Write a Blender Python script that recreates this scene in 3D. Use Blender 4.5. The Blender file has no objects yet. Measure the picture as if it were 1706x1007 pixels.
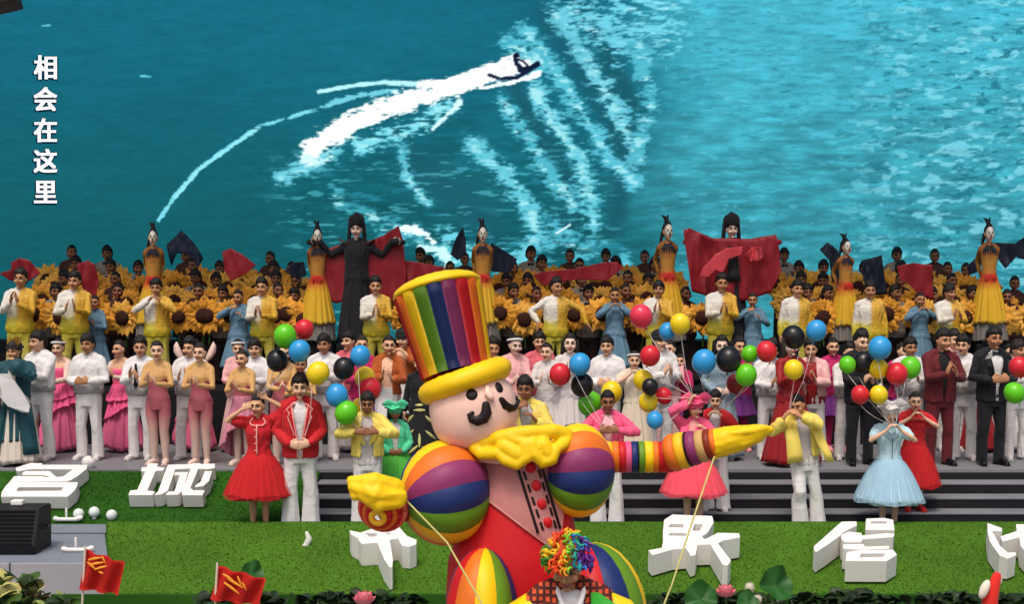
import bpy, bmesh, math, random
import numpy as np
from mathutils import Vector as V, Matrix, Euler

# ------------------------------------------------------------------ camera, sky, sun, exposure
SC = bpy.context.scene
COL = SC.collection
PI = math.pi
F, CX, CY, CAMZ = 2300.0, 853.0, 503.5, 3.0
PITCH = math.atan(48.5 / F)
cam = bpy.data.objects.new('camera', bpy.data.cameras.new('camera'))
COL.objects.link(cam)
cam.location = (0, 0, CAMZ)
cam.rotation_euler = (PI / 2 - PITCH, 0, 0)
cam.data.sensor_width = 36
cam.data.lens = 36 * F / 1706
cam.data.clip_end = 2000
SC.camera = cam
SUN_EL, SUN_ROT = math.radians(64), math.radians(196)
world = bpy.data.worlds.new('World')
SC.world = world
world.use_nodes = True
nt = world.node_tree
sky = nt.nodes.new('ShaderNodeTexSky')
sky.sky_type = 'NISHITA'
sky.sun_disc = False
sky.sun_elevation = SUN_EL
sky.sun_rotation = SUN_ROT
sky.air_density = 1.0
sky.dust_density = 6.0
sky.ozone_density = 0.4
nt.nodes['Background'].inputs['Strength'].default_value = 0.125
nt.links.new(sky.outputs[0], nt.nodes['Background'].inputs['Color'])
sl = bpy.data.lights.new('sun', 'SUN')
sl.energy = 1.15
sl.angle = math.radians(14)
sl.color = (1, .95, .88)
sun = bpy.data.objects.new('sun', sl)
COL.objects.link(sun)
# the lamp shines from behind and above the camera, a little from the left
_d = V((math.sin(SUN_ROT) * math.cos(SUN_EL), math.cos(SUN_ROT) * math.cos(SUN_EL), math.sin(SUN_EL)))
sun.rotation_euler = _d.to_track_quat('Z', 'Y').to_euler()
SC.view_settings.view_transform = 'Standard'
SC.view_settings.look = 'None'
SC.view_settings.exposure = 0.36
SC.view_settings.gamma = 1
SC.view_settings.use_curve_mapping = False
SC.cycles.max_bounces = 5
SC.cycles.transparent_max_bounces = 12

R = random.Random(7)
PIV = V((0, .01, 1.50))       # neck pivot of every figure
HS = 1.09


def at(px, py, Y):
    """the point of the place at distance Y that the photograph shows at pixel px, py"""
    dx, dy = (px - CX) / F, -(py - CY) / F
    c, s = math.cos(PITCH), math.sin(PITCH)
    d = V((dx, c + dy * s, -s + dy * c))
    t = Y / d.y
    return V((d.x * t, Y, CAMZ + d.z * t))


def mpp(Y):
    return Y / F


# ------------------------------------------------------------------ materials
def lin(c):
    if isinstance(c, str):
        c = c.lstrip('#')
        c = [int(c[i:i + 2], 16) / 255 for i in (0, 2, 4)]
        c = [x / 12.92 if x <= .04045 else ((x + .055) / 1.055) ** 2.4 for x in c]
    return (c[0], c[1], c[2], 1)


_M = {}


def mat(name, col, rough=.7, var=.12, scale=9, bump=.0, bscale=60, spec=.3, sheen=0, trans=0, metal=0, alpha=1, detail=4):
    if name in _M:
        return _M[name]
    m = bpy.data.materials.new(name)
    m.use_nodes = True
    t = m.node_tree
    b = t.nodes['Principled BSDF']
    b.inputs['Roughness'].default_value = rough
    b.inputs['Specular IOR Level'].default_value = spec
    b.inputs['Metallic'].default_value = metal
    b.inputs['Sheen Weight'].default_value = sheen
    if alpha < 1:
        b.inputs['Alpha'].default_value = alpha
    tc = t.nodes.new('ShaderNodeTexCoord')
    n = t.nodes.new('ShaderNodeTexNoise')
    n.inputs['Scale'].default_value = scale
    n.inputs['Detail'].default_value = detail
    t.links.new(tc.outputs['Object'], n.inputs['Vector'])
    mx = t.nodes.new('ShaderNodeMix')
    mx.data_type = 'RGBA'
    c = lin(col)
    mx.inputs['A'].default_value = tuple(x * (1 - var) for x in c[:3]) + (1,)
    mx.inputs['B'].default_value = tuple(min(1, x * (1 + var)) for x in c[:3]) + (1,)
    t.links.new(n.outputs['Fac'], mx.inputs['Factor'])
    t.links.new(mx.outputs['Result'], b.inputs['Base Color'])
    if bump:
        n2 = t.nodes.new('ShaderNodeTexNoise')
        n2.inputs['Scale'].default_value = bscale
        n2.inputs['Detail'].default_value = 3
        t.links.new(tc.outputs['Object'], n2.inputs['Vector'])
        bp = t.nodes.new('ShaderNodeBump')
        bp.inputs['Strength'].default_value = bump
        bp.inputs['Distance'].default_value = .02
        t.links.new(n2.outputs['Fac'], bp.inputs['Height'])
        t.links.new(bp.outputs['Normal'], b.inputs['Normal'])
    _M[name] = m
    return m


def cloth(name, col, **k):
    k.setdefault('rough', .8)
    k.setdefault('bump', .25)
    k.setdefault('bscale', 45)
    k.setdefault('sheen', .08)
    return mat(name, col, **k)


def gradient_cloth(name, stops, axis='Z', lo=.8, hi=1.5, split=None, rough=.75):
    """dyed cloth whose colour runs along an axis of the garment; split = second stop list right of its middle"""
    if name in _M:
        return _M[name]
    m = bpy.data.materials.new(name)
    m.use_nodes = True
    t = m.node_tree
    b = t.nodes['Principled BSDF']
    b.inputs['Roughness'].default_value = rough
    b.inputs['Specular IOR Level'].default_value = .25
    tc = t.nodes.new('ShaderNodeTexCoord')
    sx = t.nodes.new('ShaderNodeSeparateXYZ')
    t.links.new(tc.outputs['Object'], sx.inputs[0])
    nz = t.nodes.new('ShaderNodeTexNoise')
    nz.inputs['Scale'].default_value = 5
    t.links.new(tc.outputs['Object'], nz.inputs['Vector'])
    ad = t.nodes.new('ShaderNodeMath')
    ad.operation = 'MULTIPLY_ADD'
    ad.inputs[1].default_value = .22
    t.links.new(nz.outputs['Fac'], ad.inputs[0])
    t.links.new(sx.outputs[axis], ad.inputs[2])
    mr = t.nodes.new('ShaderNodeMapRange')
    mr.inputs['From Min'].default_value = lo + .11
    mr.inputs['From Max'].default_value = hi + .11
    t.links.new(ad.outputs[0], mr.inputs['Value'])

    def ramp(st):
        r = t.nodes.new('ShaderNodeValToRGB')
        e = r.color_ramp.elements
        while len(e) < len(st):
            e.new(.5)
        for q, (p, c) in enumerate(st):
            e[q].position = p
            e[q].color = lin(c)
        t.links.new(mr.outputs[0], r.inputs[0])
        return r.outputs[0]
    out = ramp(stops)
    if split:
        o2 = ramp(split)
        m2 = t.nodes.new('ShaderNodeMapRange')
        m2.inputs['From Min'].default_value = -.03
        m2.inputs['From Max'].default_value = .03
        t.links.new(sx.outputs['X'], m2.inputs['Value'])
        mx = t.nodes.new('ShaderNodeMix')
        mx.data_type = 'RGBA'
        t.links.new(m2.outputs[0], mx.inputs['Factor'])
        t.links.new(out, mx.inputs['A'])
        t.links.new(o2, mx.inputs['B'])
        out = mx.outputs['Result']
    t.links.new(out, b.inputs['Base Color'])
    _M[name] = m
    return m


# ------------------------------------------------------------------ objects
def setp(o, label=None, cat=None, group=None, kind=None):
    if label:
        o['label'] = label
    if cat:
        o['category'] = cat
    if group:
        o['group'] = group
    if kind:
        o['kind'] = kind
    return o


def thing(name, label, cat, loc=(0, 0, 0), rz=0, group=None, scale=1):
    o = bpy.data.objects.new(name, None)
    COL.objects.link(o)
    o.empty_display_size = .1
    o.location = loc
    o.rotation_euler = (0, 0, rz)
    o.scale = (scale,) * 3
    return setp(o, label, cat, group)


def put(name, me, mats, parent=None, loc=None, rot=None, scale=None):
    """link a (possibly shared) mesh as one object, its materials kept on the object"""
    o = bpy.data.objects.new(name, me)
    COL.objects.link(o)
    if not isinstance(mats, (list, tuple)):
        mats = [mats]
    while len(me.materials) < len(mats):
        me.materials.append(None)
    for i, m in enumerate(mats):
        o.material_slots[i].link = 'OBJECT'
        o.material_slots[i].material = m
    if parent:
        o.parent = parent
    if loc is not None:
        o.location = loc
    if rot is not None:
        o.rotation_euler = rot
    if scale is None and loc is PIV:
        scale = (HS,) * 3      # head pieces share the head's size
    if scale is not None:
        o.scale = scale
    return o


def done(bm, smooth=True, name='m'):
    bmesh.ops.recalc_face_normals(bm, faces=bm.faces)
    me = bpy.data.meshes.new(name)
    bm.to_mesh(me)
    bm.free()
    if smooth:
        me.polygons.foreach_set('use_smooth', [True] * len(me.polygons))
    return me


def loft(bm, rings, caps=True, closed=True, mi=0):
    rows = [[bm.verts.new(p) for p in r] for r in rings]
    n = len(rows[0])
    fs = []
    for a, b in zip(rows, rows[1:]):
        for i in range(n if closed else n - 1):
            j = (i + 1) % n
            fs.append(bm.faces.new((a[i], a[j], b[j], b[i])))
    if caps and closed:
        fs.append(bm.faces.new(rows[0][::-1]))
        fs.append(bm.faces.new(rows[-1]))
    for f in fs:
        f.material_index = mi
    return fs


def ell(c, rx, ry, n=16, yaw=0):
    return [V((c[0] + rx * math.cos(2 * PI * i / n + yaw), c[1] + ry * math.sin(2 * PI * i / n + yaw), c[2])) for i in range(n)]


def tube(bm, pts, rad, n=8, round_caps=True, mi=0, flat=1.0, up=None):
    """a tapered tube through pts; flat squashes it across the direction up"""
    pts = [V(p) for p in pts]
    if not isinstance(rad, (list, tuple)):
        rad = [rad] * len(pts)
    rad = list(rad)
    if round_caps:
        d0 = (pts[0] - pts[1]).normalized()
        d1 = (pts[-1] - pts[-2]).normalized()
        a, b = rad[0], rad[-1]
        pts = [pts[0] + d0 * a * .92, pts[0] + d0 * a * .6] + pts + [pts[-1] + d1 * b * .6, pts[-1] + d1 * b * .92]
        rad = [a * .35, a * .78] + rad + [b * .78, b * .35]
    T = []
    for i in range(len(pts)):
        T.append((pts[min(i + 1, len(pts) - 1)] - pts[max(i - 1, 0)]).normalized())
    u = V(up) if up is not None else (V((0, 0, 1)) if abs(T[0].z) < .9 else V((0, 1, 0)))
    rings = []
    for p, t, r in zip(pts, T, rad):
        u = (u - t * u.dot(t))
        if u.length < 1e-4:
            u = V((1, 0, 0)) - t * t.x
        u.normalize()
        s = t.cross(u)
        rings.append([p + (s * math.cos(2 * PI * k / n) + u * math.sin(2 * PI * k / n) * flat) * r for k in range(n)])
    return loft(bm, rings, mi=mi)


def ball(bm, c, r, seg=12, rng=8, mi=0, rot=None, fn=None):
    c = V(c)
    r = V(r) if hasattr(r, '__len__') else V((r, r, r))
    rings = []
    for i in range(1, rng):
        ph = -PI / 2 + PI * i / rng
        rings.append([V((math.cos(ph) * math.cos(2 * PI * k / seg), math.cos(ph) * math.sin(2 * PI * k / seg), math.sin(ph))) for k in range(seg)])
    bot, top = V((0, 0, -1)), V((0, 0, 1))

    def tr(d):
        p = fn(d) if fn else V((d.x * r.x, d.y * r.y, d.z * r.z))
        if rot is not None:
            p = rot @ p
        return c + p
    vs = [[bm.verts.new(tr(d)) for d in rg] for rg in rings]
    vb, vt = bm.verts.new(tr(bot)), bm.verts.new(tr(top))
    fs = []
    for a, b in zip(vs, vs[1:]):
        for k in range(seg):
            j = (k + 1) % seg
            fs.append(bm.faces.new((a[k], a[j], b[j], b[k])))
    for k in range(seg):
        j = (k + 1) % seg
        fs.append(bm.faces.new((vb, vs[0][j], vs[0][k])))
        fs.append(bm.faces.new((vt, vs[-1][k], vs[-1][j])))
    for f in fs:
        f.material_index = mi
    return fs


def box(bm, lo, hi, mi=0, bevel=0):
    lo, hi = V(lo), V(hi)
    r = bmesh.ops.create_cube(bm, size=1)
    vs = r['verts']
    for v in vs:
        v.co = V(((lo[i] + hi[i]) / 2 + v.co[i] * (hi[i] - lo[i]) for i in range(3)))
    fs = set(f for v in vs for f in v.link_faces)
    for f in fs:
        f.material_index = mi
    if bevel:
        es = list(set(e for f in fs for e in f.edges))
        bmesh.ops.bevel(bm, geom=es, offset=bevel, segments=2, affect='EDGES', profile=.5)


_tmp = None


def remesh(bm, vox, smooth=1):
    """one watertight skin around everything in bm"""
    global _tmp
    bmesh.ops.recalc_face_normals(bm, faces=bm.faces)
    me = bpy.data.meshes.new('t')
    bm.to_mesh(me)
    bm.free()
    o = bpy.data.objects.new('t', me)
    COL.objects.link(o)
    md = o.modifiers.new('r', 'REMESH')
    md.mode = 'VOXEL'
    md.voxel_size = vox
    dg = bpy.context.evaluated_depsgraph_get()
    new = bpy.data.meshes.new_from_object(o.evaluated_get(dg))
    bpy.data.objects.remove(o)
    bpy.data.meshes.remove(me)
    b2 = bmesh.new()
    b2.from_mesh(new)
    bpy.data.meshes.remove(new)
    for _ in range(smooth):
        bmesh.ops.smooth_vert(b2, verts=b2.verts, factor=.5, use_axis_x=True, use_axis_y=True, use_axis_z=True)
    return b2


def _hash(i, j, k):
    n = (i * 374761393 + j * 668265263 + k * 2147483647 + 974711) & 0x7fffffff
    n = ((n ^ (n >> 13)) * 1274126177) & 0x7fffffff
    return ((n ^ (n >> 16)) & 0xffff) / 65535.0


def vnoise(p):
    p = np.asarray(p, dtype=np.float64)
    i = np.floor(p).astype(np.int64)
    f = p - i
    f = f * f * (3 - 2 * f)
    r = 0
    for a in (0, 1):
        wa = f[:, 0] if a else 1 - f[:, 0]
        for b in (0, 1):
            wb = f[:, 1] if b else 1 - f[:, 1]
            for c in (0, 1):
                wc = f[:, 2] if c else 1 - f[:, 2]
                r = r + wa * wb * wc * _hash(i[:, 0] + a, i[:, 1] + b, i[:, 2] + c)
    return r


def wrinkle(me, amp, freq, seed=0, ridge=True):
    n = len(me.vertices)
    co = np.empty(n * 3)
    me.vertices.foreach_get('co', co)
    co = co.reshape(-1, 3)
    no = np.empty(n * 3)
    me.vertices.foreach_get('normal', no)
    no = no.reshape(-1, 3)
    fr = np.array(freq)
    q = co * fr + seed * 7.31
    w = vnoise(q)
    if ridge:
        w = (1 - np.abs(w * 2 - 1)) ** 1.5
    w2 = vnoise(q * 2.3 + 11)
    d = (w - .5) * 2 * amp + (w2 - .5) * amp
    co = co + no * d[:, None]
    me.vertices.foreach_set('co', co.ravel())
    me.update()
    return me


# ------------------------------------------------------------------ people: bodies (reference height 1.75 m, facing -Y)
TR = {'M': [(.80, .150, .105, .0), (.90, .165, .112, .0), (.98, .165, .110, .0), (1.07, .152, .104, -.005), (1.18, .165, .114, -.005), (1.30, .188, .122, -.005),
            (1.38, .182, .112, .0), (1.44, .120, .085, .005), (1.49, .066, .066, .01)],
      'F': [(.80, .150, .105, .0), (.90, .168, .112, .0), (.98, .160, .110, .0), (1.08, .122, .092, -.005), (1.18, .136, .102, -.005), (1.28, .152, .116, -.012),
            (1.36, .154, .100, .0), (1.43, .095, .076, .005), (1.49, .054, .058, .01)]}
SHX = {'M': .182, 'F': .158}
HC = V((0, -.02, 1.632))


def tr(sex, z):
    t = TR[sex]
    z = min(max(z, t[0][0]), t[-1][0])
    for a, b in zip(t, t[1:]):
        if z <= b[0]:
            k = (z - a[0]) / (b[0] - a[0])
            return [a[i] + (b[i] - a[i]) * k for i in (1, 2, 3)]


# wrist, direction of the hand, palm normal, thumb side, elbow hint, curl   (viewer's left arm, viewer's right arm)
def P(wl, dl, nl, tl, wr=None, dr=None, nr=None, trr=None, hl=(-.7, .25, -1), hr=None, curl=.25, head=(0, 0)):
    mir = lambda a: (-a[0], a[1], a[2])
    return dict(L=(wl, dl, nl, tl, hl), R=(wr or mir(wl), dr or mir(dl), nr or mir(nl), trr or mir(tl), hr or mir(hl)), curl=curl, head=head)


POSES = {
    'clap': P((-.052, -.30, 1.20), (.18, -.45, .85), (1, 0, -.1), (0, 1, .3), curl=.12),
    'clap_r': P((-.03, -.30, 1.22), (.15, -.35, .9), (1, 0, 0), (0, 1, .3), (.10, -.31, 1.19), (-.3, -.3, .9), (-1, 0, 0), (0, 1, .3), curl=.12, head=(16, 2)),
    'clap_l': P((-.12, -.29, 1.21), (.25, -.3, .9), (1, 0, 0), (0, 1, .3), (.02, -.31, 1.22), (-.2, -.35, .9), (-1, 0, 0), (0, 1, .3), curl=.12, head=(-16, 2)),
    'clap_high': P((-.055, -.27, 1.30), (.2, -.25, .95), (1, 0, 0), (0, 1, .2), curl=.12, head=(0, -4)),
    'belly': P((-.115, -.21, 1.12), (.9, -.25, .12), (0, 1, .1), (0, 0, 1), (.115, -.24, 1.13), (-.9, -.1, .1), (0, 1, .1), (0, 0, 1), curl=.35),
    'low': P((-.12, -.17, 1.00), (.85, -.3, -.15), (0, 1, .1), (0, 0, 1), (.12, -.20, 1.01), (-.85, -.1, -.15), (0, 1, .1), (0, 0, 1), curl=.6, head=(0, 6)),
    'down': P((-.27, -.03, .87), (.05, -.12, -1), (1, .1, 0), (0, -1, 0), hl=(-.5, .8, -.3), curl=.4),
    'back': P((-.10, .20, 1.00), (.7, .1, -.5), (0, 1, 0), (0, 0, -1), hl=(-.25, 1, -.1), curl=.6),
    'mouth': P((-.10, -.22, 1.42), (.55, -.05, .75), (.6, .7, 0), (.2, .8, .3), hl=(-.9, .0, -.6), curl=.8, head=(0, 4)),
    'flute': P((-.12, -.20, 1.44), (.8, -.1, .45), (0, .8, .2), (.3, .5, .8), (.11, -.25, 1.30), (-.6, -.05, .7), (-.3, .9, 0), (-.2, .8, .3), hl=(-.9, 0, -.6), hr=(.8, .1, -.9), curl=.8, head=(-10, 4)),
    'hold_l': P((-.19, -.24, 1.26), (.1, -.3, .95), (.8, -.5, 0), (.5, .8, 0), curl=1.1, head=(-18, 6)),
    'hold_r': P((-.16, -.26, 1.20), (.1, -.3, .95), (.8, -.5, 0), (.5, .8, 0), curl=1.1, head=(20, -3)),
    'clap_low': P((-.06, -.31, 1.13), (.2, -.6, .75), (1, 0, -.1), (0, 1, .3), (.045, -.33, 1.11), (-.3, -.55, .75), (-1, 0, -.1), (0, 1, .3), curl=.15, head=(9, 7)),
    'clap_up': P((-.085, -.26, 1.33), (.3, -.2, .95), (1, 0, 0), (0, 1, .3), (.01, -.28, 1.34), (-.15, -.3, .95), (-1, 0, 0), (0, 1, .3), curl=.12, head=(-10, -5)),
    'hold': P((-.17, -.24, 1.24), (.1, -.3, .95), (.8, -.5, 0), (.5, .8, 0), curl=1.1),
    'spread': P((-.60, -.06, 1.46), (-1, -.05, .1), (0, -1, 0), (0, 0, 1), hl=(-.2, .3, -1), curl=.7),
    'harm': P((-.135, -.25, 1.29), (.95, -.12, .1), (.1, .9, .2), (0, .2, 1), hl=(-1, .1, -.35), curl=.55, head=(0, 8)),
    'girl': P((-.19, -.14, 1.60), (.75, -.05, .5), (.5, .7, -.2), (0, .2, 1), (.12, -.08, 1.74), (-.75, -.1, .45), (0, -.7, .3), (-.3, 0, 1), hl=(-1, -.1, -.5), hr=(1, -.1, .25), curl=.7, head=(-10, 5)),
    'pinkgirl': P((-.08, -.17, 1.72), (.35, -.1, .9), (.7, .5, 0), (.3, .5, .6), (.14, -.24, 1.36), (-.6, -.05, .6), (-.3, .9, 0), (-.2, .8, .3), hl=(-1, -.1, .1), hr=(.9, 0, -.8), curl=.6, head=(12, 4)),
    'lean': P((-.26, -.22, 1.50), (.6, -.1, .7), (.5, .7, 0), (.3, .6, .5), (-.05, -.27, 1.50), (-.6, -.1, .6), (-.3, .8, 0), (0, .6, .7), hl=(-1, -.15, -.7), hr=(.9, -.3, -.5), curl=.7, head=(-30, 14)),
    'sweep': P((-.32, -.17, 1.08), (-.3, -.4, -.6), (.6, -.2, .2), (0, -1, .2), (.50, -.12, 1.06), (.6, -.2, -.7), (-.6, -.2, .3), (0, -1, 0), hl=(-1, .2, -.1), hr=(1, .2, .3), curl=.3, head=(18, -3)),
    'carry': P((-.22, -.27, 1.08), (.5, -.7, .25), (.4, .2, .9), (0, .3, 1), (.10, -.24, 1.44), (-.3, .0, .9), (-.8, .3, 0), (0, 1, .2), hl=(-.8, .3, -.9), hr=(1, .0, -.7), curl=.7, head=(-8, 2)),
    'rods': P((-.34, -.30, 1.10), (-.3, -.6, .6), (.7, .0, .3), (.3, .4, .8), (.42, -.30, 1.16), (.45, -.4, .75), (-.7, -.3, .2), (-.5, -.2, .8), hl=(-.9, .3, -.6), hr=(.9, .3, -.7), curl=1.15, head=(-12, 22)),
}


def arm_joints(sex, pose, side):
    sx = -1 if side == 'L' else 1
    S = V((sx * SHX[sex], .005, 1.405))
    w, d, n, t, h = POSES[pose][side]
    W = V(w)
    a, b = .285, .255
    v = W - S
    L = v.length
    if L > (a + b) * .995:
        W = S + v * ((a + b) * .995 / L)
        v = W - S
        L = v.length
    k = (a * a - b * b + L * L) / (2 * L)
    hh = math.sqrt(max(a * a - k * k, 0))
    u = v / L
    hv = V(h)
    hv = (hv - u * hv.dot(u)).normalized()
    E = S + u * k + hv * hh
    return S, E, W


def hand(bm, W, d, n, t, curl, sc=1.0):
    d = V(d).normalized()
    s = V(t)
    s = (s - d * s.dot(d)).normalized()
    n0 = V(n)
    n = d.cross(s)
    if n.dot(n0) < 0:
        n = -n
    rings = []
    for k, hw, ht in ((-.015, .022, .019), (.015, .030, .019), (.05, .041, .017), (.085, .041, .014), (.094, .034, .010)):
        c = W + d * k * sc
        rings.append([c + (s * math.cos(2 * PI * q / 12) * hw + n * math.sin(2 * PI * q / 12) * ht) * sc for q in range(12)])
    loft(bm, rings)
    for i, ln in enumerate((.070, .079, .073, .057)):
        p = W + (d * .082 + s * (.031 - .0205 * i)) * sc
        a = 0
        base = (d + s * (.20 - .135 * i)).normalized()
        pts = [p]
        for q, fr in enumerate((.44, .32, .24)):
            a += curl * (.55, .75, .5)[q] * (1 + .08 * i)
            dd = base * math.cos(a) + n * math.sin(a)
            p = p + dd * ln * fr * sc
            pts.append(p.copy())
        tube(bm, pts, [r * sc for r in (.0098, .0092, .0085, .0072)], n=7)
    p = W + (d * .022 + s * .028) * sc
    d1 = (s * .72 + d * .66 + n * .15).normalized()
    d2 = (s * (.42 - .25 * curl) + d * .85 + n * (.25 + .3 * curl)).normalized()
    tube(bm, [p - d1 * .012, p + d1 * .036 * sc, p + (d1 * .036 + d2 * .032) * sc], [r * sc for r in (.015, .012, .009)], n=7)


def head_rot(pose):
    y, p = POSES[pose]['head']
    return Euler((math.radians(p), 0, math.radians(y)), 'XYZ')


def head_parts(bm, M, sex):
    """head, nose, ears, brow in head space (origin at the neck pivot), placed by M"""
    c = HC - PIV

    def fn(d):
        p = V((d.x * .077, d.y * .097, d.z * .120))
        if d.z < 0:
            k = -d.z
            p.x *= 1 - .34 * k * k
            if d.y < 0:
                p.y *= 1 - .06 * k
            else:
                p.y *= 1 - .35 * k
        if d.y < -.55 and abs(d.z) < .35:
            p.y += .006 * (1 - abs(d.z) / .35) * min(1, abs(d.x) * 3)
        return p
    T = lambda q: M @ V(q)
    b2 = bmesh.new()
    nz = [(0, -.088, c.z + .030), (0, -.110, c.z - .006), (0, -.123, c.z - .028), (0, -.108, c.z - .038)]
    tube(b2, nz, [.009, .011, .015, .012], n=8)
    tube(b2, [(-.016, -.105, c.z - .032), (.016, -.105, c.z - .032)], .0095, n=6)
    for s in (-1, 1):
        tube(b2, [(s * .012, -.103, c.z + .030), (s * .035, -.098, c.z + .034), (s * .055, -.082, c.z + .026)], [.008, .010, .008], n=6)
        tube(b2, [(s * .079, -.002, c.z + .022), (s * .085, .006, c.z + .002), (s * .078, .0, c.z - .026)], [.011, .013, .009], n=6, flat=1)
        ball(b2, (s * .046, -.078, c.z - .030), (.026, .024, .024), 8, 6)
    ball(b2, (0, -.086, c.z - .098), (.026, .020, .018), 8, 6)
    tube(b2, [(-.020, -.097, c.z - .058), (0, -.105, c.z - .057), (.020, -.097, c.z - .058)], [.007, .011, .007], n=6)
    bmesh.ops.translate(b2, verts=b2.verts, vec=(0, c.y, 0))
    ball(b2, c, 1, 24, 16, fn=fn)
    bmesh.ops.transform(b2, matrix=M, verts=b2.verts)
    me = bpy.data.meshes.new('h')
    b2.to_mesh(me)
    b2.free()
    bm.from_mesh(me)
    bpy.data.meshes.remove(me)


def face_parts(bm, M, sex, small=1.0):
    """eyes, brows, lips: material slots 1 white, 2 dark, 3 lip"""
    c = HC - PIV
    b2 = bmesh.new()
    for s in (-1, 1):
        e = V((s * .033, -.088, c.z + .006))
        ball(b2, e, (.0150, .0090, .0060), 10, 6, mi=1)
        ball(b2, e + V((0, -.0045, 0)), (.0072, .0072, .0062), 8, 6, mi=2)
        tube(b2, [e + V((-.018, -.002, .004 if s > 0 else .001)), e + V((0, -.0085, .0065)), e + V((.018, -.002, .001 if s > 0 else .004))], .0042 if sex == 'F' else .0034, n=5, mi=2)
        tube(b2, [(s * .014, -.1085, c.z + .031), (s * .034, -.1045, c.z + .038), (s * .054, -.088, c.z + .030)], [.0048, .0058, .003], n=6, mi=2)
    tube(b2, [(-.024, -.101, c.z - .056), (-.008, -.112, c.z - .052), (.008, -.112, c.z - .052), (.024, -.101, c.z - .056)], [.004, .0066, .0066, .004], n=6, mi=3)
    tube(b2, [(-.022, -.101, c.z - .061), (0, -.112, c.z - .066), (.022, -.101, c.z - .061)], [.004, .0080, .004], n=6, mi=3)
    bmesh.ops.translate(b2, verts=b2.verts, vec=(0, c.y, 0))
    bmesh.ops.transform(b2, matrix=M, verts=b2.verts)
    me = bpy.data.meshes.new('h')
    b2.to_mesh(me)
    b2.free()
    bm.from_mesh(me)
    bpy.data.meshes.remove(me)


def leg_pts(sex, s):
    f = .118 if sex == 'M' else .085
    k = .115 if sex == 'M' else .080
    return [V((s * .085, .0, .90)), V((s * .095, -.005, .72)), V((s * k, -.012, .49)), V((s * (k + .003), .012, .37)), V((s * f, .022, .09))]


BODY, GARM = {}, {}


def body_mesh(sex, pose, fine=False):
    key = (sex, pose, fine)
    if key in BODY:
        return BODY[key]
    bm = bmesh.new()
    loft(bm, [ell((0, y, z), rx, ry, 20) for z, rx, ry, y in TR[sex]])
    tube(bm, [(0, .012, 1.44), (0, .008, 1.52), (0, -.008, 1.60)], [.062, .053, .055] if sex == 'M' else [.054, .045, .049], n=12)
    for s in (-1, 1):
        tube(bm, [(s * .03, .012, 1.485), (s * SHX[sex] * .75, .01, 1.432), (s * SHX[sex], .005, 1.405)], [.045, .05, .052], n=10)
        if sex == 'F':
            ball(bm, (s * .055, -.062, 1.262), (.056, .048, .060), 10, 8)
        tube(bm, leg_pts(sex, s), [.088, .080, .055, .056, .037], n=12)
        f = leg_pts(sex, s)[-1]
        yaw = s * .22
        dx, dy = math.sin(yaw), -math.cos(yaw)
        tube(bm, [V((f.x - dx * .03, f.y - dy * .03, .04)), V((f.x + dx * .06, f.y + dy * .06, .045)), V((f.x + dx * .16, f.y + dy * .16, .028))], [.038, .040, .034], n=10, flat=.75)
        ball(bm, (s * .07, .045, .91), (.085, .085, .095), 10, 8)
    for side in 'LR':
        S, E, W = arm_joints(sex, pose, side)
        m = 1 if sex == 'M' else .85
        tube(bm, [S, S.lerp(E, .5), E, E.lerp(W, .35), W], [.052 * m, .047 * m, .040 * m, .041 * m, .026 * m], n=10)
        w, d, n, t, h = POSES[pose][side]
        hand(bm, W, d, n, t, POSES[pose]['curl'], 1.14 if sex == 'M' else 1.04)
    M = Matrix.Translation(PIV) @ head_rot(pose).to_matrix().to_4x4() @ Matrix.Scale(HS, 4)
    head_parts(bm, M, sex)
    b2 = remesh(bm, .0085 if fine else .0105, 1)
    face_parts(b2, M, sex)
    me = done(b2, name='body')
    BODY[key] = me
    return me


def copy_into(bm, me):
    bm.from_mesh(me)
    bpy.data.meshes.remove(me)


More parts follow.
